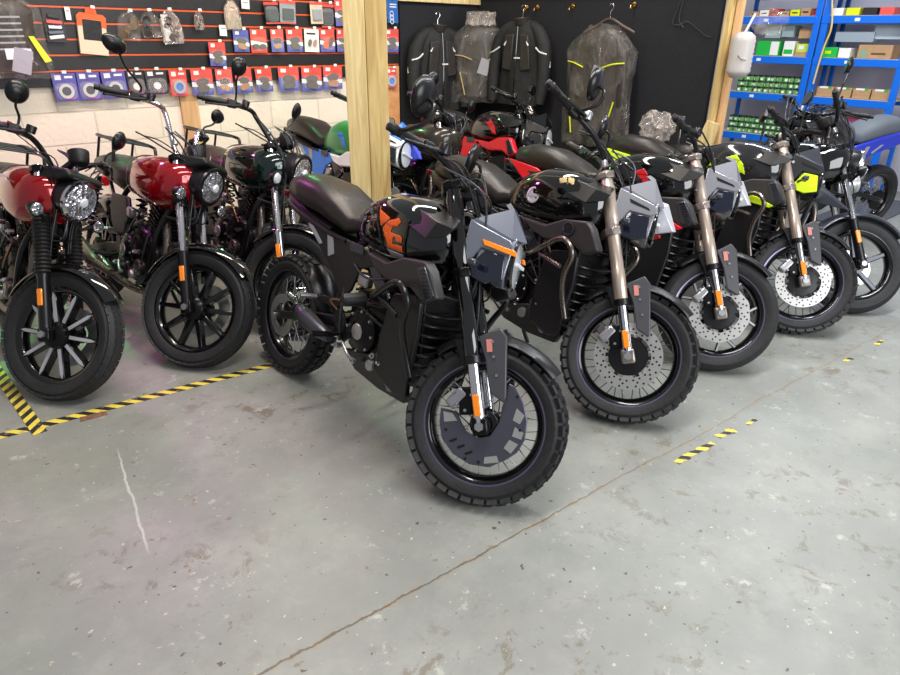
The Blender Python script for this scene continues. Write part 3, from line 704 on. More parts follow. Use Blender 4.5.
def scrambler(loc, lean, hd, st, label, p, z=0, name='motorcycle'):
    root = empty(name, (loc[0], loc[1], z), (-R(lean), 0, R(hd))); tag(root, label, 'motorcycle', None)
    S = steer_matrix(st); I = Matrix.Identity(4)
    det = p.get('detail', True)
    wheel(root, 'front_wheel', AXLE, S, p.get('wheel', 'wire'), p.get('tyre', 'knobby'), hw=.058, disc=p.get('disc'), detail=det, spoke_mat=p.get('spoke'))
    p2 = dict(fork='usd', bar=BAR_S, mirror='barend'); p2.update(p)
    # shift the bar to this fork length
    top = p2.get('ftop', .80); dz = AX*(top-.87)
    if 'bar_abs' not in p: p2['bar'] = [tuple(Vector(q)+dz) for q in BAR_S]
    front_end(root, S, p2); caliper(root, S, p.get('cal_mat'))
    if p.get('disc_cover'):
        pol = [(-.164, .31), (-.152, .257), (-.126, .205), (-.07, .165), (0, .150), (.07, .165), (.118, .209), (.150, .25), (.162, .30), (.150, .37), (.118, .425), (.070, .470), (.046, .475), (.049, .386), (.055, .332), (.040, .275), (.0, .252), (-.047, .261), (-.075, .285), (-.10, .315)]
        co = MB(S).prism(pol, -.074, -.066).build('disc_cover', mat('cover_grey', (92, 92, 104), .35, .7), root, bevel=.003)
        for q in (((.10, .40), (.135, .385), (.128, .35), (.10, .355)), ((.115, .335), (.15, .325), (.15, .30), (.115, .30)), ((.11, .285), (.145, .28), (.13, .24), (.10, .25)), ((.045, .195), (.085, .215), (.10, .195), (.05, .172)), ((-.15, .30), (-.115, .305), (-.09, .285), (-.135, .265))):
            MB(S).prism(q, -.0755, -.073).build('cover_insert', steel, co)
        for i in range(3):
            x = -.085+i*.034
            MB(S).bar((x-.008, -.0755, .205-.012*i), (x+.014, -.0755, .222-.012*i), .003, .008, up=(0, 0, 1)).build('cover_slot', black, co)
        bb = MB(S)
        for x, zz in ((-.12, .24), (.03, .17), (.09, .44), (-.02, .165), (.135, .33)): bb.lathe([(.005, -.078), (.005, -.073)], (x, 0, zz), (0, 1, 0), 8)
        bb.build('cover_bolts', black, co)
    # fork guards, fender
    gm = p.get('guard_mat', mat('guard_grey', (70, 70, 74), .4, .3, rnoise=.08))
    for sg in (-1, 1):
        gd = MB(S).prism([(-.105, .60), (-.045, .655), (-.010, .63), (.055, .43), (.055, .405), (-.005, .425), (-.05, .52)], sg*.088, sg*.108, bend=lambda a, b, y: y+(-.02*sg if b > .6 else 0)).build('fork_guard', gm, root, bevel=.005)
        bt = MB(S)
        for x, zz in ((-.03, .55), (.0, .49), (-.05, .60)): bt.lathe([(.005, .108), (.005, .112)], (x, 0, zz), (0, sg, 0), 8)
        bt.build('guard_bolts', alu, gd)
        if sg < 0: MB(S).prism([(-.075, .60), (-.055, .607), (-.04, .565), (-.058, .558)], -.110, -.108).build('guard_sticker', mat('sticker_red_white', (205, 130, 120), .5), gd)
    fm = MB(S); arc_shell(fm, AXLE, .335, 52, 100, .068, .03, taper=.25); arc_shell(fm, AXLE, .335, 100, 142, .068, .03, taper=.2)
    fm.build('front_fender', p.get('fender_mat', matt), root, ang=50)
    MB(S).prism([(-.19, .56), (-.115, .60), (-.10, .52), (-.12, .47)], -.09, -.075).build('fender_bracket', black, root, bevel=.003)
    MB(S).prism([(-.19, .56), (-.115, .60), (-.10, .52), (-.12, .47)], .075, .09).build('fender_bracket', black, root, bevel=.003)
    # headlight unit
    hm = p.get('head_mat', grey)
    if p.get('head', 'scr') == 'scr':
        nac = MB(S).rings([[(x, y*wd, zc+zz) for y, zz in ((-.5, -h*.35), (-.3, -h*.5), (.3, -h*.5), (.5, -h*.35), (.5, h*.2), (.32, h*.5), (-.32, h*.5), (-.5, h*.2))] for x, wd, zc, h in ((-.24, .14, .90, .10), (-.20, .20, .895, .17), (-.12, .205, .885, .19), (-.085, .19, .882, .185))]).build('headlight', hm, root, bevel=.004)
        for sg in (-1, 1):
            MB(S).prism([(-.262, .992), (-.235, .985), (-.10, .955), (-.075, .925), (-.10, .905), (-.195, .905), (-.24, .80), (-.255, .83)], sg*.100, sg*.112).build('headlight_panel', hm, nac, bevel=.004)
            MB(S).prism([(-.23, .80), (-.18, .90), (-.105, .90), (-.085, .81), (-.15, .785)], sg*.095, sg*.108).build('lower_lens_cover', p.get('lens_mat', smoke), nac, bevel=.004)
            if not p.get('strip'):
                MB(S).prism([(-.21, .955), (-.12, .935), (-.11, .925), (-.20, .938)], sg*.111, sg*.114).build('panel_slot', black, nac)
            if p.get('strip'):
                MB(S).prism([(-.197, .934), (-.068, .924), (-.060, .905), (-.186, .915)], sg*.111, sg*.119).build('side_marker', p['strip'], nac, bevel=.002)
        MB(S).lathe([(.088, -.01), (.095, 0), (.095, .012), (.086, .018), (.084, .008)], (-.085, 0, .882), (1, 0, .12), 32).build('headlight_ring', gloss, nac)
        MB(S).lathe([(0, .004), (.05, .006), (.085, .010), (.080, .016), (0, .022)], (-.085, 0, .882), (1, 0, .12), 32).build('headlight_lens', glassm, nac)
        MB(S).bar((-.06, -.07, .885), (-.06, .07, .885), .014, .012).build('headlight_bar', white, nac)
        sc = p.get('screen_mat', hm)
        v = []
        T = [(-.245, -.105, 1.0), (-.245, .105, 1.0), (-.10, .085, .965), (-.06, 0, .975), (-.10, -.085, .965), (-.135, -.055, 1.075), (-.135, .055, 1.075), (-.165, 0, 1.10)]
        MB(S).add([Vector(q) for q in T]+[Vector(q)+Vector((-.014, 0, -.010)) for q in T],
                  [(0, 4, 5), (4, 3, 5), (3, 6, 5), (3, 2, 6), (2, 1, 6), (5, 6, 7), (8, 13, 12), (12, 13, 11), (11, 13, 14), (11, 14, 10), (10, 14, 9), (13, 15, 14), (0, 5, 13, 8), (5, 7, 15, 13), (7, 6, 14, 15), (6, 1, 9, 14), (1, 2, 10, 9), (2, 3, 11, 10), (3, 4, 12, 11), (4, 0, 8, 12)]).build('fly_screen', sc, nac, ang=20)
        MB(S).box((-.27, 0, 1.075), (.04, .13, .085), Matrix.Rotation(R(-40), 3, 'Y')).build('instrument_panel', gloss, root, bevel=.008)
    for sg in (-1, 1):
        st_ = MB(S).tube([(-.20, .10*sg, .84), (-.19, .17*sg, .84)], .007, 8, 0).build('turn_signal', black, root)
        MB(S).box((-.185, .195*sg, .84), (.03, .06, .024)).build('signal_lens', orange if p.get('sig', False) else gun, st_, bevel=.006)
    frame_tubes(root, p)
    clutter(root, int(loc[0]*100)); headstock_clutter(root, S, int(loc[0]*77))
    engine(root, pipe=False)
    # tank
    tm = p['tank']; TS = TANK_S
    tk = MB().rings(body(TS, 28)).build('fuel_tank', tm, root, ang=180)
    MB().lathe([(.0, .012), (.03, .012), (.036, .006), (.036, -.01)], (-.47, 0, 1.022), (0, 0, 1), 24).build('fuel_cap', alu, tk)
    # matt shoulder cover over the front of the tank
    for sg in (-1, 1):
        MB().add([Vector(q) for q in [(-.62, .085*sg, 1.022), (-.45, .135*sg, 1.018), (-.26, .165*sg, .985), (-.19, .15*sg, .975), (-.22, .09*sg, 1.0), (-.40, .06*sg, 1.036)]]+
                 [Vector(q) for q in [(-.60, .095*sg, .995), (-.45, .17*sg, .95), (-.29, .185*sg, .915), (-.21, .16*sg, .94), (-.24, .09*sg, .965), (-.40, .06*sg, 1.0)]],
                 [(0, 1, 2, 3, 4, 5), (11, 10, 9, 8, 7, 6)]+[(i, (i+1) % 6, 6+(i+1) % 6, 6+i) for i in range(6)]).build('tank_shoulder', p.get('shoulder', matt), tk, ang=20, bevel=.004)
    if p.get('decal') == 'orange':
        tank_decal([[(-.60, .985), (-.585, .965), (-.51, .945), (-.535, .925), (-.565, .905)], [(-.55, .90), (-.515, .935), (-.455, .955), (-.44, .945), (-.455, .925), (-.49, .915), (-.495, .895), (-.425, .895), (-.42, .87), (-.455, .87), (-.46, .885), (-.475, .885), (-.478, .855), (-.42, .86), (-.415, .835), (-.51, .835), (-.52, .86)]], 'tank_decal', orp, tk)
        tank_decal([[(-.52, .828), (-.42, .828), (-.42, .805), (-.50, .80)]], 'tank_lettering_strip', silverp, tk)
        tank_decal([[(-.625, .99), (-.612, .99), (-.525, .80), (-.535, .80)], [(-.405, .96), (-.395, .96), (-.405, .80), (-.413, .80)]], 'tank_panel_edge', black, tk, lift=.003)
    elif p.get('decal') == 'badge':
        bc = Vector((-.60, -tank_y(-.60, .90), .90))
        MB().lathe([(.038, -.01), (.038, .003), (.030, .004), (.029, .0), (.0, .0)], bc, (0, -1, 0.1), 26).build('tank_badge', silverp, tk)
        MB().box(bc+Vector((0, -.002, 0)), (.05, .004, .014)).build('tank_badge_bar', silverp, tk)
        tank_decal([[(-.47, .995), (-.44, 1.012), (-.42, .985), (-.45, .975)], [(-.43, 1.012), (-.395, 1.005), (-.385, .98), (-.415, .985)]], 'tank_decal', mat('cream_decal', (200, 176, 120), .4), tk)
    elif p.get('decal'):
        tank_decal([[(-.56, .93), (-.50, .955), (-.44, .90), (-.42, .85), (-.47, .86), (-.50, .90)]], 'tank_decal', p['decal'], tk)
    # seat
    MB().rings(body([(-1.43, .905, .955, .06, 2.6, .4), (-1.40, .875, .985, .10, 2.8, .45), (-1.28, .855, 1.015, .13, 3, .45), (-1.12, .845, 1.005, .135, 3, .45), (-.98, .82, .955, .13, 3, .45), (-.88, .80, .905, .115, 3, .4), (-.78, .83, .905, .095, 2.8, .4), (-.72, .88, .945, .07, 2.5, .4)], 24)).build('seat', p.get('seat', seatm), root, ang=180)
    MB().tube([(-1.40, -.09, .86), (-1.2, -.135, .835), (-.98, -.14, .80), (-.82, -.14, .79)], .010, 8, 4).build('seat_rail', black, root)
    # tail
    MB().rings(body([(-1.50, .86, .90, .04, 3, .5), (-1.42, .82, .90, .085, 3, .5), (-1.2, .77, .86, .11, 3, .5), (-1.0, .73, .83, .115, 3, .5)], 16)).build('tail_cover', matt, root, ang=40)
    MB().box((-1.51, 0, .885), (.02, .12, .03)).build('tail_light', mat('tail_lens', (90, 10, 14), .2), root, bevel=.005)
    hug = MB(); arc_shell(hug, (-1.36, 0, .30), .335, 15, 62, .072, .03, taper=.2); hug.build('rear_fender', black, root, ang=50)
    # side panels with accent strips
    for sg in (-1, 1):
        sp = MB().prism([(-1.14, .81), (-.85, .80), (-.66, .79), (-.60, .74), (-.70, .70), (-.74, .60), (-.79, .55), (-.92, .66)], sg*.125, sg*.142).build('side_panel', p.get('side', matt), root, bevel=.005)
        acc = p.get('accent', mat('strip_grey', (150, 152, 158), .4))
        MB().prism([(-1.12, .805), (-1.08, .805), (-.99, .745), (-1.01, .735)], sg*.142, sg*.146).build('accent_strip', acc, sp, bevel=.001)
        MB().prism([(-.96, .80), (-.915, .795), (-.89, .72), (-.93, .70)], sg*.142, sg*.146).build('accent_strip', acc, sp, bevel=.001)
        MB().prism([(-.78, .80), (-.69, .80), (-.68, .765), (-.77, .76)], sg*.142, sg*.150).build('side_badge', gun, sp, bevel=.002)
        MB().prism([(-.66, .74), (-.59, .74), (-.50, .66), (-.56, .62)], sg*.118, sg*.136).build('frame_cover', p.get('fc', gun), root, bevel=.004)
        if p.get('tailp'):
            MB().prism([(-1.42, .90), (-1.30, .80), (-1.05, .79), (-1.20, .87)], sg*.118, sg*.134).build('tail_side_panel', p['tailp'], root, bevel=.004)
            MB().prism([(-.52, .775), (-.30, .735), (-.20, .70), (-.22, .685), (-.34, .70), (-.52, .74)], sg*.205, sg*.222).build('wing_edge', p['tailp'], root, bevel=.003)
        # radiator wings
        if sg < 0 or not p.get('left_spear'):
            wg = MB().prism([(-.64, .79), (-.47, .785), (-.36, .83), (-.235, .845), (-.20, .82), (-.145, .735), (-.21, .70), (-.29, .735), (-.45, .72), (-.56, .74)], sg*.165, sg*.215, bend=lambda a, b, y, sg=sg: y-sg*.05*max(0, (-.35-a)/.3)).build('radiator_wing', p.get('wing', mat('wing_dark_grey', (46, 44, 44), .42, noise=.1)), root, bevel=.010, bseg=3)
            if p.get('wing_vent', 'slots') == 'slots':
                vt = MB().prism([(-.262, .815), (-.225, .83), (-.155, .745), (-.175, .72), (-.215, .72)], sg*.213, sg*.221).build('wing_vent', gun, wg, bevel=.003)
                sl = MB()
                for i in range(8): 
                    t = i/7; sl.bar((-.245+t*.05, sg*.2225, .810-t*.082), (-.215+t*.045, sg*.2225, .818-t*.082), .003, .004)
                sl.build('vent_slots', black, vt)
            else:
                vt = MB().lathe([(.030, .212), (.032, .22), (.026, .221), (.024, .217), (0, .217)], (-.32, 0, .795), (0, sg, 0), 22).build('wing_vent', gun, wg)
                sl = MB()
                for i in range(5): sl.bar((-.34, sg*.219, .78+i*.008), (-.30, sg*.219, .783+i*.008), .003, .003)
                sl.build('vent_slots', black, vt)
        else:
            ls = p['left_spear']
            wg = MB().add([Vector(q) for q in [(-.42, .13, .90), (-.25, .18, 1.0), (-.12, .21, .98), (-.045, .21, .865), (-.20, .20, .82), (-.35, .19, .80)]]+[Vector(q) for q in [(-.42, .10, .90), (-.25, .13, .98), (-.12, .16, .96), (-.055, .19, .865), (-.20, .15, .81), (-.35, .14, .79)]] if ls != 'long' else
                          [Vector(q) for q in [(-.45, .13, .90), (-.25, .18, .93), (-.10, .20, .88), (.10, .20, .755), (-.10, .20, .78), (-.35, .19, .79)]]+[Vector(q) for q in [(-.45, .10, .90), (-.25, .13, .91), (-.10, .16, .86), (.08, .19, .755), (-.10, .15, .77), (-.35, .14, .78)]],
                          [(0, 1, 2, 3, 4, 5), (11, 10, 9, 8, 7, 6)]+[(i, (i+1) % 6, 6+(i+1) % 6, 6+i) for i in range(6)]).build('radiator_wing', p.get('spear_mat', silverp), root, ang=20, bevel=.004)
            if p.get('edge'): MB().tube([(-.36, .195, .785), (-.20, .203, .80), (-.12, .208, .83)], .008, 6, 2).build('wing_edge', p['edge'], wg)
        # radiator shroud and belly pan
        MB().prism([(-.45, .62), (-.42, .68), (-.30, .71), (-.27, .68), (-.26, .56), (-.28, .40), (-.28, .31), (-.35, .29), (-.48, .33), (-.475, .47)], sg*.145, sg*.170, bend=lambda a, b, y, sg=sg: y-sg*.03*max(0, (.5-b)/.3)).build('radiator_shroud', p.get('shroud', matt), root, bevel=.006)
        bp_ = MB().prism([(-.74, .345), (-.49, .40), (-.42, .33), (-.30, .30), (-.33, .255), (-.50, .25), (-.66, .275)], sg*.10, sg*.138, bend=lambda a, b, y, sg=sg: y-sg*.03*max(0, (.33-b)/.08)).build('belly_pan', p.get('belly', matt), root, bevel=.006)
        MB().prism([(-.47, .355), (-.455, .36), (-.37, .29), (-.40, .285)], sg*.137, sg*.142).build('belly_accent', grey, bp_, bevel=.001)
        # crash bar
        cm = p.get('crash_mat', black)
        if p.get('crash', True):
            cb = MB().tube([(-.60, sg*.13, .62), (-.50, sg*.20, .65), (-.33, sg*.255, .745), (-.265, sg*.265, .74), (-.235, sg*.26, .69), (-.27, sg*.235, .60), (-.285, sg*.19, .50), (-.26, sg*.165, .40)], .0125, 12, 6).build('crash_bar', cm, root)
            MB().tube([(-.45, sg*.21, .655), (-.30, sg*.24, .63)], .010, 10, 0).build('crash_bar_strut', cm, cb)
            MB().lathe([(.012, 0), (.026, .006), (.028, .02), (.026, .09), (.022, .10), (.010, .105)], (-.56, sg*.19, .615), Vector((-.12, sg*.6, -.05)), 18).build('frame_slider', p.get('slider', plast), cb)
    rd = MB().box((-.30, 0, .60), (.035, .25, .24), Matrix.Rotation(R(-8), 3, 'Y')).build('radiator', engm, root, bevel=.005)
    for i in range(8):
        z_ = .36+i*.040
        MB().tube([(-.31, -.15, z_+.012), (-.265, -.13, z_), (-.235, -.06, z_-.006), (-.23, .0, z_-.008), (-.235, .06, z_-.006), (-.265, .13, z_), (-.31, .15, z_+.012)], .0065, 8, 3).build('radiator_guard_rib', black, rd)
    foot_controls(root)
    # exhaust can
    mu = MB().rings([[(x, -.165-.0+yy*w_, z_+zz*h_) for yy, zz in [(math.cos(2*math.pi*k/14), math.sin(2*math.pi*k/14)) for k in range(14)]] for x, w_, h_, z_ in ((-.80, .018, .018, .37), (-.84, .030, .030, .375), (-.90, .036, .038, .38), (-1.00, .040, .042, .40), (-1.06, .034, .036, .415), (-1.08, .02, .022, .42))]).build('muffler', p.get('muffler', gun), root)
    MB().lathe([(.03, 0), (.032, .012), (.022, .014), (.02, .004)], (-1.075, -.165, .42), (-1, 0, .2), 18).build('muffler_tip', black, mu)
    shared_rear(root, p, det=det and p.get('rear_detail', False))
    return root

# ------------------------------------------------------------------ cruiser style bikes
BAR_C = [(-.345, 0, 1.02), (-.345, .05, 1.02), (-.365, .09, 1.05), (-.43, .145, 1.19), (-.45, .20, 1.215), (-.52, .30, 1.20), (-.62, .385, 1.175)]
BAR_3 = [(x, y, z-(.07 if abs(y) > .1 else .0)) for x, y, z in BAR_C]
BAR_1 = [(-.30, 0, 1.03), (-.30, .05, 1.03), (-.31, .10, 1.07), (-.31, .17, 1.11), (-.32, .24, 1.13), (-.36, .31, 1.125), (-.42, .40, 1.11)]
def cruiser(loc, lean, hd, st, label, p, z=0, name='motorcycle'):
    root = empty(name, (loc[0], loc[1], z), (-R(lean), 0, R(hd))); tag(root, label, 'motorcycle')
    S = steer_matrix(st); det = p.get('detail', True)
    wheel(root, 'front_wheel', AXLE, S, p.get('wheel', 'cast10'), p.get('tyre', 'road'), hw=.052, Ro=.306, disc=None, detail=det, spoke_mat=p.get('spoke'), stripe=p.get('stripe', False))
    if p.get('ldisc', True):
        d = MB(S); disc_mesh(d, AXLE, .08, .14, .066, .071, .002); d.build('brake_disc', steel, root)
    q = dict(fork='conv', bar=BAR_C, mirror='round', ftop=.77); q.update(p)
    front_end(root, S, q)
    fm = MB(S); arc_shell(fm, AXLE, .345, p.get('fa', 48), p.get('fb', 165), .070, .035, taper=.15, n=26)
    for sg in (-1, 1): fm.bar(fk(.02, .075*sg, .01), fk(.30, .072*sg, .0), .006, .02)
    fm.build('front_fender', p.get('fender_mat', gloss), root, ang=50)
    # round headlight
    hc = Vector((-.20, 0, .925)); ax = Vector((1, 0, -.06))
    if p.get('nohl'): hc = hc+Vector((-.04, 0, -.22))
    hs = MB(S).lathe([(.0, -.10), (.04, -.095), (.075, -.07), (.094, -.02), (.098, .03), (.098, .045), (.085, .05)], hc, ax, 32).build('headlight', p.get('hl_mat', black), root)
    MB(S).lathe([(.098, .035), (.103, .045), (.101, .058), (.088, .062), (.086, .05)], hc, ax, 32).build('headlight_ring', p.get('ring', black), hs)
    MB(S).lathe([(0, .02), (.045, .03), (.088, .05), (.080, .060), (.04, .068), (0, .071)], hc, ax, 32).build('headlight_lens', reflt, hs, ang=20)
    MB(S).lathe([(0, .070), (.020, .070), (.024, .078), (.018, .084), (0, .086)], hc, ax, 20).build('lamp_projector', glassm, hs)
    if p.get('cowl'): 
        MB(S).prism([(-.34, 1.02), (-.17, 1.05), (-.14, 1.02), (-.20, .99), (-.33, .94)], -.11, .11).build('headlight_cowl', plast, root, bevel=.015, bseg=3)
    # meter
    mc = Vector(p.get('meter', (-.30, 0, 1.08)))
    mt = MB(S).lathe([(.0, -.05), (.036, -.05), (.044, -.04), (.047, .0), (.047, .012), (.042, .016), (.040, .010), (0, .010)], mc, (-.55, 0, 1), 26).build('speedometer', plast, root)
    MB(S).bar(mc+Vector((0, 0, -.03)), fk(.77, 0, 0), .03, .02).build('meter_bracket', black, mt)
    # turn signals, round with clear lens
    for sg in (-1, 1):
        t_ = MB(S).tube([fk(.52, .10*sg, .03), (-.18, .185*sg, .83)], .009, 8, 0).build('turn_signal', black, root)
        MB(S).lathe([(.0, -.035), (.022, -.03), (.033, -.01), (.035, .008)], (-.18, .19*sg, .83), (1, 0, 0), 20).build('signal_housing', black, t_)
        MB(S).lathe([(.0, .008), (.031, .008), (.025, .018), (0, .023)], (-.18, .19*sg, .83), (1, 0, 0), 20).build('signal_lens', p.get('sig_mat', reflt), t_)
    frame_tubes(root, p); engine(root); clutter(root, int(loc[0]*100)); headstock_clutter(root, S, int(loc[0]*77))
    tk = MB().rings(body([(-.705, .80, .95, .12, 2.4, .45), (-.685, .76, .975, .15, 2.7, .5), (-.60, .742, .995, .164, 2.7, .5), (-.46, .73, 1.012, .165, 2.7, .5), (-.32, .74, 1.015, .155, 2.7, .5), (-.22, .79, 1.0, .115, 2.6, .5), (-.19, .86, .96, .06, 2.4, .5)], 28)).build('fuel_tank', p['tank'], root, ang=180)
    MB().lathe([(.0, .012), (.03, .012), (.036, .006), (.036, -.01)], (-.44, 0, 1.01), (0, 0, 1), 24).build('fuel_cap', p.get('cap', black), tk)
    if p.get('trim'):
        for k_, sc in ((-.695, 1.015),):
            r1 = body([(-.695, .752, .980, .154, 2.7, .5), (-.670, .747, .992, .164, 2.7, .5)], 28)
            MB().rings(r1, cap=False).build('tank_trim', p['trim'], tk, ang=180)
    if p.get('tline'):
        MB().bar((-.62, -.158, .935), (-.36, -.172, .95), .006, .010).build('tank_stripe', p['tline'], tk)
    MB().rings(body([(-1.42, .80, .86, .07, 2.6, .4), (-1.38, .78, .90, .12, 2.8, .45), (-1.2, .77, .93, .14, 3, .5), (-1.02, .76, .92, .145, 3, .5), (-.88, .75, .90, .145, 3, .45), (-.76, .76, .905, .125, 2.8, .45), (-.72, .80, .89, .09, 2.6, .4)], 24)).build('seat', p.get('seat', seatm), root, ang=180)
    if p.get('rack', True):
        rk = MB()
        for sg in (-1, 1):
            rk.tube([(-1.02, .12*sg, .88), (-1.05, .12*sg, .99), (-1.12, .11*sg, 1.01), (-1.42, .10*sg, 1.01), (-1.50, .06*sg, 1.0)], .010, 8, 4)
            rk.tube([(-1.38, .10*sg, .86), (-1.38, .10*sg, 1.0)], .008, 8, 0)
        rk.tube([(-1.50, -.06, 1.0), (-1.50, .06, 1.0)], .010, 8, 0)
        for x in (-1.12, -1.22, -1.32, -1.42): rk.tube([(x, -.105, 1.008), (x, .105, 1.008)], .006, 8, 0)
        rk.build('luggage_rack', black, root)
    for sg in (-1, 1):
        MB().prism([(-.98, .72), (-.72, .74), (-.66, .62), (-.72, .52), (-.88, .50), (-.97, .60)], sg*.105, sg*.135).build('side_cover', p.get('side', plast), root, bevel=.015, bseg=3)
        sh = MB().tube([(-1.18, .14*sg, .78), (-1.30, .14*sg, .38)], .014, 10, 0).build('rear_shock', black, root)
        pts = [Vector((-1.19, .14*sg, .74)).lerp(Vector((-1.28, .14*sg, .44)), i/70)+Vector((math.cos(i*.9)*.028, math.sin(i*.9)*.028, 0)) for i in range(71)]
        MB().tube(pts, .005, 6, 0).build('shock_spring', p.get('spring', chrome), sh)
    rf = MB(); arc_shell(rf, (-1.36, 0, .30), .36, 20, 165, .085, .05, n=24); rf.build('rear_fender', gloss, root, ang=50)
    MB().lathe([(.0, 0), (.03, .0), (.036, -.012), (.03, -.04)], (-1.56, 0, .72), (-1, 0, .1), 20).build('tail_light', redpl, root)
    foot_controls(root)
    mu = MB().tube([(-.75, -.17, .29), (-.95, -.19, .30), (-1.05, -.195, .31), (-1.5, -.20, .37)], [.022, .03, .045, .045], 16, 4).build('muffler', p.get('muffler', exh), root)
    shared_rear(root, p, det=False, kind=p.get('rwheel', 'cast10'))
    return root

clampm = mat('clamp_silver', (150, 140, 134), .32, .75)
# row of motorcycles in front -----------------------------------------------------------
Z0 = -.004
cruiser((.418, 3.292), 15.2, -90.8, 35, 'cruiser motorcycle at the far left, candy red tank and silver-faced cast front wheel', dict(tank=redp, trim=white, tline=silverp, spoke=silverp, gaiter=True, bar=BAR_1, moff=(.0, .05, .13), ring=chrome, cowl=True, meter=(-.24, .0, 1.13)), z=Z0, name='cruiser_motorcycle')
cruiser((1.033, 3.206), 15.3, -89.2, 34.8, 'red tank cruiser motorcycle, second from left, high chrome handlebar and all black front wheel', dict(tank=redp, trim=white, bar_mat=chrome, mirror='oval', moff=(-.06, .17, .15), ring=black, cowl=True, lower_mat=black), z=Z0, name='cruiser_motorcycle')
cruiser((1.60, 3.24), 14, -90, 33, 'dark green tank cruiser motorcycle behind the rear wheel of the orange-decal motorcycle', dict(tank=dgreen, trim=white, bar=BAR_3, bar_mat=black, moff=(.0, .05, .17), side=brown, seat=brown, sig_mat=glassm, fa=40, fb=150, wheel='wire', lower_mat=chrome), z=Z0, name='cruiser_motorcycle')
scrambler((1.399, 1.443), 13.5, -90, 32.5, 'black scrambler motorcycle in front with orange tank decal and grey plate over its brake disc',
          dict(tank=gloss, decal='orange', disc_cover=True, strip=orange, ftop=.87, fork_mat=gloss, disc=None, head_mat=grey, rear_detail=True, clamp_mat=engm, cal_mat=silverg), z=Z0, name='scrambler_motorcycle')
scrambler((2.281, 1.427), 13.7, -90.6, 31.2, 'black scrambler motorcycle with round silver tank badge, right of the foremost one',
          dict(tank=gloss, decal='badge', disc='plain', fork_mat=bronze, tc_mat=clampm, clamp_mat=clampm, head_mat=silverg, left_spear='short', edge=redpl, wing_vent='round', crash_mat=exh, slider=alu, spoke=gun, cal_mat=alu, res_mat=alu, bar_abs=True, mback=.17, bar=[(-.365, 0, 1.09), (-.37, .09, 1.095), (-.43, .19, 1.155), (-.52, .28, 1.20), (-.63, .40, 1.25)]), z=Z0, name='scrambler_motorcycle')
scrambler((3.062, 1.41), 13, -85.4, 31.8, 'street motorcycle with red trim, smooth front tyre and silver-faced Y spokes',
          dict(tank=gloss, decal=redpl, disc='petal', wheel='cast5y', tailp=redpl, tyre='slick', spoke=silverp, fork_mat=bronze, tc_mat=clampm, clamp_mat=clampm, head_mat=silverg, mirror='angular', left_spear='short', edge=redpl, crash=False, accent=grey, cal_mat=alu), z=Z0, name='street_motorcycle')
scrambler((3.89, 1.333), 13.6, -86.4, 30.8, 'scrambler motorcycle with lime green trim, bronze fork and knobbly tyre',
          dict(tank=mat('dark_graphite_paint', (42, 42, 46), .12, .3, coat=1), decal=lime, disc='plain', fork_mat=bronze, tc_mat=clampm, clamp_mat=clampm, head_mat=matt, screen_mat=gun, lens_mat=lime, tailp=lime, mirror='angular', left_spear='long', spear_mat=gun, accent=lime, side=matt, fc=lime, crash_mat=exh, spoke=gun, cal_mat=alu), z=Z0, name='scrambler_motorcycle')
cruiser((4.493, 1.236), 14, -81, 33.8, 'retro motorcycle with five-spoke grey wheel at the right end of the front row',
        dict(tank=gloss, wheel='cast5', tyre='slick', bar=BAR_S, lower_mat=black, ftop=.74, moff=(.0, .02, .22), fender_mat=gun, rack=False, fa=45, fb=150, meter=(-.40, 0, 1.16), ring=chrome), z=Z0, name='retro_motorcycle')
# second row ------------------------------------------------------------------------------
cruiser((3.08, 3.44), 13, -90, 20, 'dark tank motorcycle with chrome fork in the second row, behind the foremost one', dict(tank=mat('dark_brown_paint', (52, 45, 38), .22, .2, coat=.5), sig_mat=orange, fork='conv', nohl=True, lower_mat=chrome, wheel='wire', detail=False, mirror='round', moff=(.0, .05, .10), rack=False, bar=BAR_1, ftop=.80), z=Z0, name='retro_motorcycle')
scrambler((2.58, 3.56), 12, -90, 28, 'sport motorcycle with blue, white and green panels behind the timber post', dict(tank=grnp, decal=skyb, wing=white, head_mat=white, screen_mat=skyb, spear_mat=blue, left_spear='short', edge=mag, shoulder=black, crash=False, detail=False, side=skyb, fork_mat=gloss, mirror='none', bar_mat=black, seat=seatm, disc=None, wheel='cast5'), z=Z0, name='sport_motorcycle')
scrambler((3.92, 3.42), 12, -90, 25, 'motorcycle with bright red panels in the second row below the right-hand jacket', dict(tank=gloss, decal=redpl, wing=redpl, head_mat=matt, screen_mat=gloss, crash=False, detail=False, side=redpl, fork_mat=gloss, mirror='angular', disc=None, wheel='cast5', accent=white), z=Z0, name='sport_motorcycle')
b9 = scrambler((5.46, 2.36), 4, 160, 5, 'blue motorcycle with long grey seat parked crossways near the blue shelving', dict(tank=gloss, head='none', head_mat=black, screen_mat=gloss, crash=False, detail=False, fork_mat=gloss, mirror='none', disc=None, wheel='cast5', side=blue, shoulder=matt, seat=mat('grey_seat', (92, 98, 106), .5)), z=.010, name='sport_motorcycle')
for sg in (-1, 1):
    MB().prism([(-1.50, .93), (-1.48, .84), (-1.1, .74), (-.80, .70), (-.78, .80), (-1.1, .87)], sg*.112, sg*.145).build('tail_side_panel', blue, b9, bevel=.012)
cn = MB().lathe([(.0, 0), (.06, .0), (.075, .02), (.078, .30), (.07, .34), (.0, .345)], (-.40, .16, .50), (-.55, .35, .12), 28).build('exhaust_can', silverp, b9)
MB().lathe([(.079, .27), (.083, .275), (.083, .31), (.079, .315)], (-.40, .16, .50), (-.55, .35, .12), 28, loop=True).build('can_band', alu, cn)

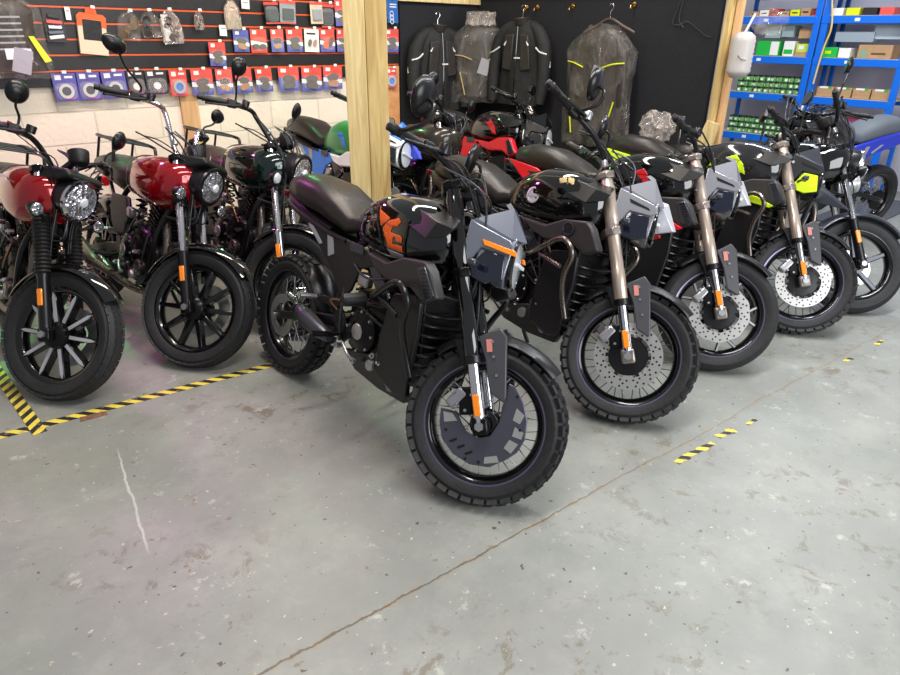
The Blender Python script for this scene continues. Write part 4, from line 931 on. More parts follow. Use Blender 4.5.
# ------------------------------------------------------------------ hanging packs on the slatwall
ORD = ['first', 'second', 'third', 'fourth', 'fifth', 'sixth', 'seventh', 'eighth', 'ninth', 'tenth', 'eleventh', 'twelfth', 'thirteenth']
cardR = mat('red_card', (224, 84, 74), .35); cardB = mat('navy_card', (96, 98, 172), .35); cardP = mat('purple_card', (86, 80, 160), .35)
cardW = mat('white_card', (232, 230, 226), .4); cardK = mat('black_card', (40, 36, 38), .4); blister = mat('clear_blister', (225, 225, 232), .08, 0, alpha=.12, coat=1)
padm = mat('brake_pad_compound', (96, 78, 68), .7, .2); padc = mat('copper_pad', (190, 130, 92), .5, .3); ringm = mat('clutch_ring', (200, 196, 188), .4, .4)
cardO = mat('orange_card', (240, 96, 40), .5); cardG = mat('grey_blister_card', (150, 150, 154), .3); beige = mat('cream_card', (222, 200, 172), .5)
darkcloth = mat('dark_cloth', (46, 46, 50), .85, noise=.3, nscale=50, bump=.3)
film_cache = {}
def film(name, tint=(226, 214, 202), a=.10, bump=1.0, sc=4):
    m, nt, b = nodes_mat(name); N = nt.nodes.new; L = nt.links.new
    b.inputs['Base Color'].default_value = srgb(*tint); b.inputs['Roughness'].default_value = .1; b.inputs['Coat Weight'].default_value = 1; b.inputs['Specular IOR Level'].default_value = 1
    tc = N('ShaderNodeTexCoord'); n = N('ShaderNodeTexNoise'); n.inputs['Scale'].default_value = sc; n.inputs['Detail'].default_value = 5; n.inputs['Distortion'].default_value = 2.2
    mp = N('ShaderNodeMapping'); mp.inputs['Scale'].default_value = (1.4, 1.4, .7); L(tc.outputs['Object'], mp.inputs[0]); L(mp.outputs[0], n.inputs['Vector'])
    r = N('ShaderNodeMapRange'); r.inputs['From Min'].default_value = .48; r.inputs['From Max'].default_value = .66; r.inputs['To Min'].default_value = a*.6; r.inputs['To Max'].default_value = min(1, a*1.7)  # streaks in the opacity stand in for white glints on the wrinkles
    L(n.outputs['Fac'], r.inputs['Value']); L(r.outputs[0], b.inputs['Alpha'])
    bp = N('ShaderNodeBump'); bp.inputs['Strength'].default_value = bump; bp.inputs['Distance'].default_value = .06; L(n.outputs['Fac'], bp.inputs['Height']); L(bp.outputs[0], b.inputs['Normal'])
    return m
film1 = film('polythene_film'); film2 = film('thick_polythene', (226, 212, 202), .38, sc=9)

def hook(root, z, y0=0):
    MB().tube([(0, .03, z), (0, -.05, z), (0, -.055, z+.008)], .002, 6, 0).build('display_hook', chrome, root)
    MB().box((0, -.056, z+.012), (.026, .003, .018)).build('price_tag', cardW, root)
def pack(x0, x1, zt, zb, kind, label, group, i):
    w_ = (x1-x0)*.94; h = zt-zb; rnd = random.Random(i)
    off = .012+rnd.random()*.02
    root = empty('hanging_pack', ((x0+x1)/2, FX-off, (zt+zb)/2), (R(rnd.uniform(-3, 1)), R(rnd.uniform(-2, 2)), R(rnd.uniform(-6, 6))))
    tag(root, label, 'hanging pack', group)
    hw = w_/2; hh = h/2
    def card(m_, z0=-hh, z1=hh): MB().box((0, 0, (z0+z1)/2), (w_, .003, z1-z0)).build('card', m_, root, bevel=.001)
    def bub(poly_scale=(.8, .55), dz=-.18):
        MB().rings([[(math.copysign(abs(math.cos(a))**.5, math.cos(a))*hw*poly_scale[0]*k, -.0016-d, dz*h+math.copysign(abs(math.sin(a))**.5, math.sin(a))*hh*poly_scale[1]*k) for a in [2*math.pi*q/24 for q in range(24)]] for k, d in ((1, 0), (.97, .014), (.9, .018))]).build('clear_blister', blister, root)
    def pad(m_, cx, cz, r, rot=0):
        P = []
        for a in range(0, 181, 15): P.append((math.cos(R(a))*r, math.sin(R(a))*r*.55))
        P += [(-r*.7, -r*.5), (r*.7, -r*.5)]
        c_, s_ = math.cos(rot), math.sin(rot)
        MB().prism([(cx+x*c_-z*s_, cz+x*s_+z*c_) for x, z in P], -.012, -.003).build('brake_pad', m_, root, bevel=.002)
    if kind in ('blue', 'red', 'dark'):
        card({'blue': cardP, 'red': cardR, 'dark': cardK}[kind])
        MB().lathe([(.028, -.003), (.028, -.012), (.046, -.012), (.046, -.003)], (0, 0, -h*.14), (0, 1, 0), 26, loop=True).build('ring', ringm if kind != 'dark' else padm, root)
        MB().lathe([(0, -.003), (.026, -.003), (.026, -.006), (0, -.006)], (0, 0, -h*.14), (0, 1, 0), 20).build('ring_card', {'blue': cardK, 'red': skyb, 'dark': cardW}[kind], root)
        MB().box((-hw*.5, -.0022, hh*.7), (w_*.26, .0015, h*.17)).build('white_label', cardW, root)
        MB().box((hw*.4, -.0022, hh*.72), (w_*.34, .0015, h*.08)).build('lettering_strip', cardW, root)
        MB().box((hw*.1, -.0022, -hh*.84), (w_*.5, .0015, h*.05)).build('lettering_strip', mag, root)
        bub((.9, .62), -.14)
    elif kind in ('rb', 'rbo', 'bluepad', 'redpad'):
        card(cardR if kind == 'redpad' else cardB)
        if kind != 'bluepad': MB().prism([(-hw, hh), (-hw, h*.08), (hw, -h*.05), (hw, hh)], -.0028, -.0015).build('red_panel', cardR, root)
        if rnd.random() < .75: MB().prism([(-hw, h*.02), (-hw, -h*.16), (hw, -h*.24), (hw, -h*.08)], -.0029, -.0015).build('white_band', cardW, root)
        MB().box((-hw*.5, -.0034, hh*.72), (w_*.24, .0015, h*.15)).build('white_label', cardW, root)
        m1 = {'rbo': cardO, 'redpad': padm, 'bluepad': padc}.get(kind, padc if rnd.random() < .5 else padm); m2 = {'rbo': padm, 'redpad': padm, 'bluepad': padm}.get(kind, padm)
        if kind == 'redpad': pad(m1, -hw*.42, -h*.22, hw*.42); pad(m2, hw*.42, -h*.22, hw*.42)
        elif kind == 'rbo': pad(m1, -hw*.1, -h*.1, hw*.75, 1.0); pad(m2, hw*.4, -h*.05, hw*.6, 1.1)
        else: pad(m1, 0, -h*.24, hw*.62, rnd.uniform(-.3, .3)); pad(m2, 0, h*.02, hw*.6, rnd.uniform(-.3, .3))
        bub((.86, .6), -.12)
    elif kind == 'white':
        card(cardW); pad(padm, -hw*.3, -h*.1, hw*.42, 1.3); pad(padc, hw*.4, -h*.1, hw*.42, 1.3); bub((.86, .5), -.1)
        MB().box((-hw*.1, -.0022, hh*.6), (w_*.6, .0012, h*.07)).build('lettering_strip', cardK, root)
    elif kind in ('grey', 'clear', 'darkp'):
        card({'grey': cardG, 'clear': beige, 'darkp': cardK}[kind]); MB().box((0, -.0022, hh*.86), (w_, .0015, h*.12)).build('header_band', cardR, root)
        MB().box((0, -.01, -h*.08), (w_*.7, .018, h*.5)).build('wrapped_part', cardK if kind != 'clear' else cardG, root, bevel=.006); bub((.86, .75), -.05)
        MB().box((0, -.0022, -hh*.92), (w_, .0015, h*.06)).build('footer_band', cardR if kind != 'clear' else beige, root)
    elif kind == 'card':
        card(mat('blue_header_card', (40, 96, 170), .4))
        for k in range(2): MB().box((hw*.1, -.0024, hh*(.62-k*.22)), (w_*.6, .0012, h*.05)).build('lettering_strip', cardW, root)
        for k in range(3): MB().lathe([(.018, -.0015), (.018, -.004), (.023, -.004), (.023, -.0015)], (-hw*.2, 0, -hh*.2-k*.03), (0, 1, 0), 16, loop=True).build('ring', cardW, root)
    elif kind in ('bag', 'bagd', 'bagw', 'bagw2', 'small'):
        r_ = {'bag': .14, 'bagd': -.04, 'bagw': -.05, 'bagw2': .02, 'small': 0}[kind]; root.rotation_euler.y = r_
        inner = {'bag': mat('chain_brass', (150, 130, 100), .4, .7), 'bagd': cardK, 'bagw': cardK, 'bagw2': mat('fabric_cream', (196, 176, 150), .8), 'small': cardK}[kind]
        for k in range(4):
            MB().lathe([(.0, -.008), (hw*.34, -.008), (hw*.36, 0), (hw*.34, .008), (0, .008)], (rnd.uniform(-.25, .25)*w_, -.012, -h*.30+k*h*.17), (rnd.random(), 1, rnd.random()), 14).build('small_part', inner, root)
        if kind in ('bagw',): MB().box((-hw*.4, -.004, 0), (w_*.3, .004, h*.8)).build('backing_card', cardW, root)
        rs = []
        for zf, wf, dp in ((-.5, .86, .003), (-.42, .98, .012), (-.1, 1.0, .022), (.25, .92, .018), (.42, .55, .008), (.5, .30, .003)):
            rs.append([(math.cos(a)*hw*wf+rnd.uniform(-.004, .004), -.012+math.sin(a)*dp, zf*h) for a in [2*math.pi*q/16 for q in range(16)]])
        MB().rings(rs).build('polythene_bag', film2 if kind in ('bagw', 'bagw2', 'small') else film1, root)
        if kind == 'bagw2': MB().rings([[(x*.8, y*.7-.004, z*.92) for x, y, z in r] for r in rs]).build('wrapped_part', inner, root)
    elif kind == 'gloves':
        root.rotation_euler.y = .10
        MB().box((0, 0, -h*.08), (w_, .02, h*.84)).build('box_body', beige, root, bevel=.003)
        MB().box((0, -.011, h*.04), (w_*.66, .004, h*.44)).build('window_cloth', darkcloth, root, bevel=.002)
        MB().prism([(-hw, h*.12), (-hw, h*.34), (-hw*.8, h*.4), (-hw*.4, h*.4), (-hw*.35, h*.5), (hw*.35, h*.5), (hw*.4, h*.4), (hw*.8, h*.4), (hw, h*.34), (hw, h*.12), (hw*.66, h*.12), (hw*.66, h*.27), (-hw*.66, h*.27), (-hw*.66, h*.12)], -.014, -.0095).build('orange_header', cardO, root)
    elif kind == 'tools':
        for k, (dz, ww, m_) in enumerate(((.30, .6, cardK), (.12, .8, cardR), (-.05, .7, alu), (-.22, .8, gun), (-.38, .75, cardW))):
            MB().bar((-hw*ww, -.01, dz*h), (hw*ww, -.01, dz*h+.006*(k-2)), .014, .022).build('spanner', m_, root, bevel=.004)
        MB().box((0, 0, 0), (w_, .003, h)).build('card', cardK, root)
    elif kind == 'tag':
        card(cardW); MB().box((0, -.002, h*.2), (w_*.6, .001, h*.1)).build('lettering_strip', cardG, root)
    if kind not in ('tag', 'tools'): hook(root, hh*.98)
    return root
PK = [(1.116, 1.267, 1.327, 1.153, 'blue'), (1.268, 1.418, 1.33, 1.152, 'blue'), (1.42, 1.584, 1.333, 1.158, 'blue'), (1.586, 1.716, 1.336, 1.171, 'dark'), (1.716, 1.872, 1.334, 1.172, 'dark'), (1.878, 2.018, 1.331, 1.152, 'red'), (2.041, 2.211, 1.334, 1.151, 'rb'), (2.235, 2.371, 1.331, 1.151, 'rb'), (2.389, 2.539, 1.335, 1.152, 'rb'), (2.557, 2.713, 1.332, 1.153, 'rb'), (2.759, 2.951, 1.335, 1.152, 'rb'), (2.969, 3.171, 1.332, 1.143, 'rb'), (3.182, 3.373, 1.336, 1.152, 'rb'),
      (2.41, 2.549, 1.604, 1.45, 'bluepad'), (2.549, 2.702, 1.613, 1.442, 'redpad'), (2.72, 2.834, 1.615, 1.448, 'rb'), (2.861, 3.016, 1.618, 1.448, 'rb'), (3.025, 3.167, 1.62, 1.447, 'white'), (3.176, 3.323, 1.622, 1.446, 'rbo'), (3.333, 3.443, 1.625, 1.446, 'rb'),
      (2.2, 2.341, 1.519, 1.353, 'rb'), (3.848, 4.006, 1.633, 1.443, 'rb'), (2.682, 2.82, 1.805, 1.65, 'darkp'), (2.82, 2.962, 1.818, 1.653, 'grey'), (3.09, 3.222, 1.82, 1.658, 'clear'), (3.201, 3.327, 1.81, 1.63, 'darkp'), (3.328, 3.457, 1.844, 1.647, 'rb'),
      (1.582, 1.747, 1.704, 1.53, 'bag'), (1.741, 1.886, 1.709, 1.543, 'bagd'), (1.869, 2.033, 1.719, 1.505, 'bagw'), (2.12, 2.195, 1.718, 1.599, 'small'), (2.355, 2.498, 1.807, 1.603, 'bagw2'), (1.33, 1.523, 1.716, 1.436, 'gloves'), (1.144, 1.267, 1.709, 1.515, 'tools'), (1.282, 1.317, 1.723, 1.646, 'tag'), (2.309, 2.372, 1.636, 1.561, 'tag'), (2.508, 2.581, 1.811, 1.75, 'tag'), (3.867, 4.001, 1.865, 1.681, 'card'), (3.847, 3.962, 1.309, 1.137, 'red')]
DESC = {'blue': 'purple carded pack with a pale clutch ring', 'dark': 'black carded pack with a ring', 'red': 'red carded pack with a blue-centred ring', 'rb': 'red and blue carded brake pad pack', 'bluepad': 'blue carded brake pad pack', 'redpad': 'red carded pack with two dark pads', 'rbo': 'red and blue pack with orange brake pad', 'white': 'white carded brake pad pack', 'grey': 'grey blister pack', 'clear': 'cream blister pack', 'darkp': 'black blister pack'}
SPECIAL = {'bag': 'tilted clear bag of brass parts hanging under the top groove', 'bagd': 'clear bag of black parts between the brass parts and the white card bag', 'bagw': 'clear bag with white backing card hanging on the slatwall', 'small': 'tiny clear bag hanging alone on the slatwall', 'bagw2': 'long cream bundle hanging in a clear bag near the top edge', 'gloves': 'cream box with orange header and dark cloth window, hanging on slatwall', 'tools': 'small card of tools hanging beside the large clear bag', 'card': 'blue header card hanging just right of the timber post', 'red': 'red carded pack low on the slatwall right of the timber post'}
TAGN = {34: 'white price tag hanging between the tool card and the boxed cloth', 35: 'white price tag left of the blue carded brake pad pack', 36: 'white price tag at the top edge above the brake pad packs'}
for i, a in enumerate(PK):
    grp = 'carded packs along the lowest row of the slatwall' if i < 13 else ('carded brake pad packs in the second row of the slatwall' if i < 20 else ('packs in the top row of the slatwall' if 22 <= i < 27 else None))
    k = a[4]
    if i == 38: lab = SPECIAL['red']
    elif i < 13: lab = DESC[k]+', '+ORD[i]+' from left in lowest row'
    elif i < 20: lab = DESC[k]+', '+ORD[i-13]+' from left in second row'
    elif i == 20: lab = 'red and blue brake pad pack hanging alone between the two long rows'
    elif i == 21: lab = 'red and blue pack peeking out right of the timber post'
    elif i < 27: lab = DESC[k]+', '+ORD[i-22]+' from left in top row'
    elif k == 'tag': lab = TAGN[i]
    else: lab = SPECIAL[k]
    pack(*a[:4], a[4], lab, grp, i)

# ------------------------------------------------------------------ hanging garments
jk = mat('jacket_black', (31, 30, 30), .75, noise=.3, nscale=25, bump=.35); jk2 = mat('jacket_panel', (44, 38, 34), .5, noise=.2, nscale=12, bump=.4)
refl = mat('reflective_tape', (214, 214, 214), .4); yel = mat('yellow_piping', (214, 220, 30), .4)
def hanger(loc, rz, wd, m_, label, grp, drop=.0):
    h = empty('coat_hanger', loc, (0, 0, rz)); tag(h, label, 'coat hanger', grp)
    MB().tube([(0, 0, .0), (0, 0, .05), (.022, 0, .075), (.018, 0, .105), (-.008, 0, .108), (-.018, 0, .09)], .0028, 8, 5).build('hook', chrome, h)
    MB().tube([(-wd, 0, -.10), (-wd*.5, 0, -.05), (0, 0, 0), (wd*.5, 0, -.05), (wd, 0, -.10)], [.012, .014, .013, .014, .012], 10, 4).build('shoulder_bar', m_, h)
    return h
def garment_rings(seed, W_, H_, D_, n=28, rows=12, fold=.02):
    rnd = random.Random(seed); ph = [rnd.uniform(0, 6.28) for _ in range(6)]; rs = []
    for i in range(rows+1):
        f = i/rows; z = -f*H_
        if f < .16: wq = .30+.70*(f/.16)**.7
        else: wq = 1-.10*math.sin((f-.16)/.84*math.pi)+.06*(f-.16)
        dq = min(1, .4+f*4)*D_
        row = []
        for k in range(n):
            a = 2*math.pi*k/n; ft = fold*f*(math.sin(a*5+ph[0]+f*2)+.6*math.sin(a*9+ph[1]-f*3)+.5*math.sin(a*3+f*7+ph[2]))
            row.append((math.cos(a)*(W_*wq+ft*.4), math.sin(a)*(dq+ft), z))
        rs.append(row)
    return rs
def jacket(loc, rz, s, label, seed):
    h = empty('jacket', loc, (0, 0, rz)); h.scale = (s,)*3; tag(h, label, 'jacket', None)
    MB().rings(garment_rings(seed, .215, .70, .075)).build('jacket_body', jk, h, ang=80)
    for sg in (-1, 1):
        sl = MB().tube([(.09*sg, 0, -.045), (.17*sg, -.005, -.10), (.235*sg, -.01, -.20), (.262*sg, -.02, -.34), (.27*sg, -.035, -.48), (.26*sg, -.06, -.68)], [.035, .055, .062, .06, .056, .042], 16, 5).build('sleeve', jk, h, ang=80)
        MB().tube([(.19*sg, -.062, -.225), (.245*sg, -.076, -.26), (.30*sg, -.055, -.275)], .007, 6, 3).build('reflective_strip', refl, sl)
        MB().tube([(.315*sg, -.02, -.33), (.323*sg, -.03, -.38)], .006, 6, 0).build('reflective_strip', refl, sl)
        MB().tube([(.10*sg, -.080, -.17), (.125*sg, -.086, -.21)], .008, 6, 0).build('chest_reflector', refl, h)
        MB().prism([(.03*sg, -.12), (.12*sg, -.13), (.15*sg, -.40), (.05*sg, -.42)], -.088, -.070).build('chest_panel', jk2, h, bevel=.01)
    MB().tube([(0, -.072, -.06), (.005, -.09, -.3), (0, -.095, -.68)], .005, 6, 4).build('zip', gloss, h)
    MB().lathe([(.045, 0), (.062, .0), (.07, .05), (.055, .055)], (0, -.005, -.045), (0, -.1, 1), 18, loop=True).build('collar', jk2, h)
    MB().box((.02, -.092, -.31), (.06, .006, .012)).build('pocket_flap', refl, h)
    return h
def covered(loc, rz, w_, h_, label, seed, yellow=True, top=True, sleeves=True):
    h = empty('covered_jacket', loc, (0, 0, rz)); tag(h, label, 'covered jacket')
    b = MB().rings(garment_rings(seed, w_*.40, h_*.92, .07, fold=.014)).build('jacket_body', jk2, h, ang=80)
    for sg in (-1, 1):
        if not sleeves: continue
        MB().tube([(.22*w_*sg, 0, -.09), (.33*w_*sg, -.015, -.22), (.36*w_*sg, -.02, -.5), (.34*w_*sg, -.02, -h_*.86)], [.04, .05, .05, .04], 14, 4).build('sleeve', jk2, h, ang=80)
        m_ = yel if yellow else mat('tan_piping', (186, 160, 110), .5)
        MB().tube([(.14*w_*sg, -.112, -.30), (.28*w_*sg, -.104, -.27), (.42*w_*sg, -.068, -.26)], .0055, 6, 3).build('piping', m_, h)
        MB().tube([(.34*w_*sg, -.092, -h_*.60), (.29*w_*sg, -.10, -h_*.76), (.25*w_*sg, -.105, -h_*.90)], .006, 6, 3).build('piping', m_, h)
    MB().box((.04, -.10, -.36), (.10, .01, .14), Matrix.Rotation(.3, 3, 'Y')).build('care_leaflet', cardG, h)
    rnd = random.Random(seed); rs = []
    n = 26
    for i in range(15):
        f = i/14; z = .02-f*(h_+.02); wq = .5*w_*(min(1, .35+f*3.4))*(1+.04*math.sin(f*9)); row = []
        for k in range(n):
            a = 2*math.pi*k/n; j = rnd.uniform(-.012, .012)
            row.append((math.cos(a)*(wq+j*.6), math.sin(a)*(.105+j), z+rnd.uniform(-.01, .01)))
        rs.append(row)
    MB().rings(rs, cap=False).build('polythene_cover', film1, h, ang=25)
    if top:
        tf = MB()
        for k in range(5):
            c = Vector(((k-2)*.05, -.02, .02)); rs = []
            for i in range(5):
                f = i/4; rs.append([(c.x+math.cos(a)*(.05-.02*f)+rnd.uniform(-.01, .01), c.y+math.sin(a)*.05, f*.11+rnd.uniform(-.01, .01)) for a in [2*math.pi*q/10 for q in range(10)]])
            tf.rings(rs)
        tf.build('bunched_film', film2, h, ang=20)
    return h
J1, J2 = (4.38, WY-.16, 1.67), (PX-.15, 4.46, 1.73)
jacket(J1, R(-8), 1.06, 'black jacket with white reflective strips nearest the slatwall', 3)
jacket(J2, R(-82), 1.04, 'black jacket with white reflective strips right of the covered one', 4)
hanger((4.38, WY-.16, 1.67), R(-8), .17, chrome, 'wire coat hanger holding the jacket nearest the slatwall', None)
hanger((PX-.15, 4.46, 1.73), R(-82), .17, chrome, 'coat hanger holding the black jacket right of the corner bag', None)
covered((4.74, WY-.36, 1.68), R(-42), .56, .68, 'dark jacket with tan piping under clear film in the corner', 11, yellow=False)
covered((PX-.16, 3.56, 1.66), R(-88), .66, .92, 'dark jacket with yellow piping in a long clear cover', 21, top=False)
hanger((PX-.17, 3.50, 1.72), R(-88), .24, mat('brown_plastic', (70, 54, 46), .4), 'brown plastic coat hanger above the long clear cover', None)
# the bagged item at the far left of the slatwall
bb = covered((.90, FX-.13, 1.77), R(0), .44, .46, 'large clear bag with black and yellow gear at the left edge of the slatwall', 31, yellow=True, top=False, sleeves=False); bb.name = 'bagged_gear'; bb['category'] = 'bagged gear'
for k in range(6): MB().bar((-.12, -.095, -.12-k*.035), (.08, -.095, -.115-k*.035), .006, .010).build('printed_band', cardG, bb)
MB().box((.03, -.10, -.32), (.14, .008, .06)).build('white_panel', cardW, bb); MB().prism([(.10, -.22), (.13, -.22), (.20, -.36), (.16, -.37)], -.108, -.098).build('yellow_panel', yel, bb)

# brass coat hooks on the partition
for i, (yy, lab) in enumerate(((4.55, 'brass coat hook directly above the black jacket right of the corner'), (4.42, 'brass coat hook close beside the one above the black jacket'), (4.02, 'lone brass coat hook between the right-hand jacket and the long clear cover'), (3.40, 'brass coat hook above the long clear cover'))):
    hk = empty('coat_hook', (PX+.0, yy, 1.83)); tag(hk, lab, 'coat hook')
    MB().lathe([(.0, 0), (.018, 0), (.018, .006), (0, .008)], (0, 0, 0), (-1, 0, 0), 14).build('hook_plate', mat('brass', (206, 160, 88), .25, 1), hk)
    MB().tube([(0, 0, 0), (-.045, 0, -.008), (-.055, 0, -.03), (-.04, 0, -.045)], .005, 8, 4).build('hook_arm', MATS['brass'], hk)
tb = MB().box((0, 0, 0), (.03, .03, .01)).build('dangling_cable', black); bpy.data.objects.remove(tb)
o = MB().tube([(PX-.01, 2.99, 1.85), (PX-.012, 3.03, 1.70), (PX-.012, 2.97, 1.68), (PX-.012, 2.90, 1.70), (PX-.012, 2.75, 1.61), (PX-.01, 2.70, 1.60)], .0035, 6, 6).tube([(PX-.01, 2.97, 1.85), (PX-.012, 2.98, 1.72), (PX-.012, 2.93, 1.66)], .0035, 6, 6).build('dangling_cable', gun); tag(o, 'thin grey cable looping down the black partition', 'cable')

# partition end: studs, bottle, hazard of loose film
st = empty('stud_wall_end', (PX+.03, 2.58, 0)); tag(st, 'bare timber stud at the open end of the black partition', 'stud')
MB().box((0, .02, 1.0), (.06, .05, 2.0)).build('stud', pine2, st, bevel=.003)
MB().box((.03, -.035, .95), (.05, .045, 1.9)).build('stud', ply, st, bevel=.003)
bt = empty('plastic_container', (PX-.06, 2.42, 1.33)); tag(bt, 'white translucent plastic container hanging by the timber stud', 'container')
mk = mat('milky_plastic', (206, 200, 194), .35, 0, bump=.2, nscale=30, trans=.25)
pr = [(.0, 0), (.05, .002), (.072, .03)]
for k in range(7): pr += [(.083, .05+k*.032), (.078, .066+k*.032)]
pr += [(.075, .275), (.045, .30), (.0, .305)]
MB().lathe(pr, (0, 0, 0), (0, 0, 1), 24).build('container_body', mk, bt, ang=60)
MB().tube([(0, 0, .30), (.01, -.02, .36), (.02, -.04, .42)], .008, 8, 3).build('hanging_strap', cardW, bt)
MB().tube([(-.083, -.02, .15), (-.09, -.04, .13), (-.06, -.07, .12)], .0025, 6, 3).build('wire', black, bt)
def crumple(name, loc, r, mt_, label, cat, seed, sq=(1, 1, 1)):
    rnd = random.Random(seed); bm = bmesh.new(); bmesh.ops.create_icosphere(bm, subdivisions=3, radius=1)
    for v in bm.verts:
        k = 1+rnd.uniform(-.16, .16); v.co = Vector((v.co.x*sq[0]*r*k, v.co.y*sq[1]*r*k, v.co.z*sq[2]*r*k))
    me = bpy.data.meshes.new(name); bm.to_mesh(me); bm.free(); me.materials.append(mt_)
    o = bpy.data.objects.new(name, me); COL.objects.link(o); o.location = loc; tag(o, label, cat); return o
crumple('clear_bag', (PX+.15, 2.36, 1.70), .11, film1, 'crumpled clear bag above the hanging white container', 'plastic bag', 1, (1, 1.1, .8))
crumple('clear_bag', (4.30, 2.62, 1.02), .13, film2, 'crumpled clear bag lying on the seat of a rear motorcycle', 'plastic bag', 2, (.8, 1.0, .8))
# sign board on the stud
wd = MB().prism([(2.55, .72), (2.70, .72), (2.60, 1.02), (2.50, 1.0)], PX-.05, PX-.03, axes='yz').build('timber_offcut', pine); tag(wd, 'short pale timber offcut leaning at the end of the partition', 'timber')

# ------------------------------------------------------------------ right side: wall, shelving and stock
struct(MB().box((9.1, 2.5, 1.35), (.2, 8.0, 2.7)).build('wall_right', mat('lavender_wall', (196, 194, 208), .7, noise=.06, nscale=3)))
KX = 8.2; kk = 1.188
def sy(y): return y*kk
def sz(z): return 1.58+(z-1.58)*kk
bl = mat('racking_blue', (10, 104, 214), .4, bump=.03); shelfb = mat('shelf_board', (206, 184, 146), .6, noise=.1)
lv = [sz(1.78), sz(1.435), sz(1.10), sz(.71), .25, sz(2.0)]
for bi, (ya, yb_, lab) in enumerate(((4.2, 3.21, 'blue steel shelving bay holding the green cans'), (3.21, 2.30, 'blue steel shelving bay holding cartons, behind the blue motorcycle'))):
    sr = empty('shelving_unit', (KX, (ya+yb_)/2, 0)); tag(sr, lab, 'shelving')
    L_ = ya-yb_
    for sg in (-1, 1):
        for dx in (0, .50):
            if bi == 1 and sg == 1: yq = L_/2-.065
            else: yq = sg*(L_/2-.02)
            MB().box((dx, yq, 1.15), (.045, .065 if dx == 0 else .04, 2.3)).build('upright', bl, sr, bevel=.004)
    for z in lv:
        MB().box((0, 0, z-.03), (.05, L_-.05, .075)).build('shelf_beam', bl, sr, bevel=.004)
        MB().box((.5, 0, z-.03), (.04, L_-.05, .06)).build('shelf_beam', bl, sr, bevel=.004)
        MB().box((.25, 0, z+.004), (.52, L_-.06, .014)).build('shelf_board', shelfb, sr)
        MB().box((-.027, L_*.08, z-.03), (.003, .05, .03)).build('shelf_label', cardW, sr)
def carton(y0, z0, y1, z1, mt_, label, name='carton', face=None, depth=.25, group=None, x=None):
    zb = min(lv, key=lambda q: abs(q-z0))+.0125 if x is None else z0
    xx = KX+.03 if x is None else x
    c = empty(name, (xx+depth/2, (y0+y1)/2, zb)); tag(c, label, name.replace('_', ' '), group)
    w_ = abs(y1-y0); h_ = max(.03, z1-z0)
    MB().box((0, 0, h_/2), (depth, w_, h_)).build('box_body', mt_, c, bevel=.003)
    if face:
        for m_, fy, fz, fw, fh in face: MB().box((-depth/2-.0012, fy*w_, fz*h_), (.002, fw*w_, fh*h_)).build('printed_label', m_, c)
    return c
greenb = mat('green_box', (30, 176, 66), .45); kraft = mat('kraft_card', (176, 140, 102), .7, noise=.1); yelb = mat('yellow_green_box', (190, 210, 70), .5); redb = mat('red_box', (170, 40, 34), .5)
def T(a): return (sy(a[0]), sz(a[1]), sy(a[2]), sz(a[3]))
carton(*[sy(3.25), sz(1.47), sy(3.03), sz(1.60)], greenb, 'green carton with white end panel on the middle shelf', face=[(cardW, -.3, .5, .35, .9)])
carton(*[sy(2.99), sz(1.47), sy(2.89), sz(1.60)], cardW, 'white carton next to the green one, left bay', face=[(greenb, 0, .3, .8, .3)])
carton(*[sy(2.87), sz(1.47), sy(2.72), sz(1.58)], yelb, 'yellow green carton at the right end of the left bay', face=[(kraft, 0, .18, 1.0, .35), (cardW, .2, .7, .3, .3)])
carton(*[sy(2.63), sz(1.47), sy(2.50), sz(1.555)], greenb, 'green carton just right of the shelving upright', face=[(lime, .1, .5, .4, .3)])
carton(*[sy(2.49), sz(1.47), sy(2.39), sz(1.55)], cardW, 'white carton right of the small green carton')
carton(*[sy(2.33), sz(1.47), sy(2.06), sz(1.58)], kraft, 'brown cardboard carton at the right end of the middle shelf', face=[(mat('carton_print', (90, 70, 50), .7), -.12, .35, .42, .14), (mat('teal_print', (120, 160, 140), .7), .32, .35, .2, .5)])
carton(*[sy(2.56), sz(1.575), sy(2.24), sz(1.66)], mat('grey_metal_case', (160, 172, 184), .4, .3), 'long grey metal case stacked on the small cartons', name='metal_case', depth=.2, x=KX+.06)
carton(*[sy(2.26), sz(1.60), sy(1.96), sz(1.72)], mat('frosted_tub', (170, 184, 196), .3), 'grey storage tub on the brown carton', name='storage_tub', depth=.3, x=KX+.10)
carton(*[sy(3.20), sz(1.60), sy(3.05), sz(1.71)], mat('grey_green_case', (146, 164, 164), .3), 'grey green see-through case above the green carton', name='storage_case', depth=.2, x=KX+.05)
carton(*[sy(3.04), sz(1.61), sy(2.93), sz(1.71)], MATS['grey_green_case'], 'grey green see-through case above the white carton', name='storage_case', depth=.2, x=KX+.05)
carton(*[sy(2.88), sz(1.60), sy(2.76), sz(1.68)], kraft, 'small brown box above the yellow green carton', depth=.15, x=KX+.05)
for i in range(8):
    y_ = sy(3.38)-i*.115
    carton(y_, sz(1.80), y_-.10, sz(1.80)+.05+.012*(i % 3), [kraft, cardW, redb, kraft, yel, kraft, redb, cardW][i], 'small %s box on the top shelf of the left bay, %s from left' % (['brown', 'white', 'red', 'brown', 'yellow', 'brown', 'red', 'white'][i], ORD[i]), group='small boxes on the top shelf', depth=.15, face=[(cardK, 0, .5, .6, .2)])
for i in range(4):
    y_ = sy(2.64)-i*.16
    carton(y_, sz(1.80), y_-.13, sz(1.80)+.07, [cardW, yel, cardK, cardR][i], '%s box on the top shelf of the right bay' % ['white', 'yellow', 'black', 'red'][i], depth=.2)
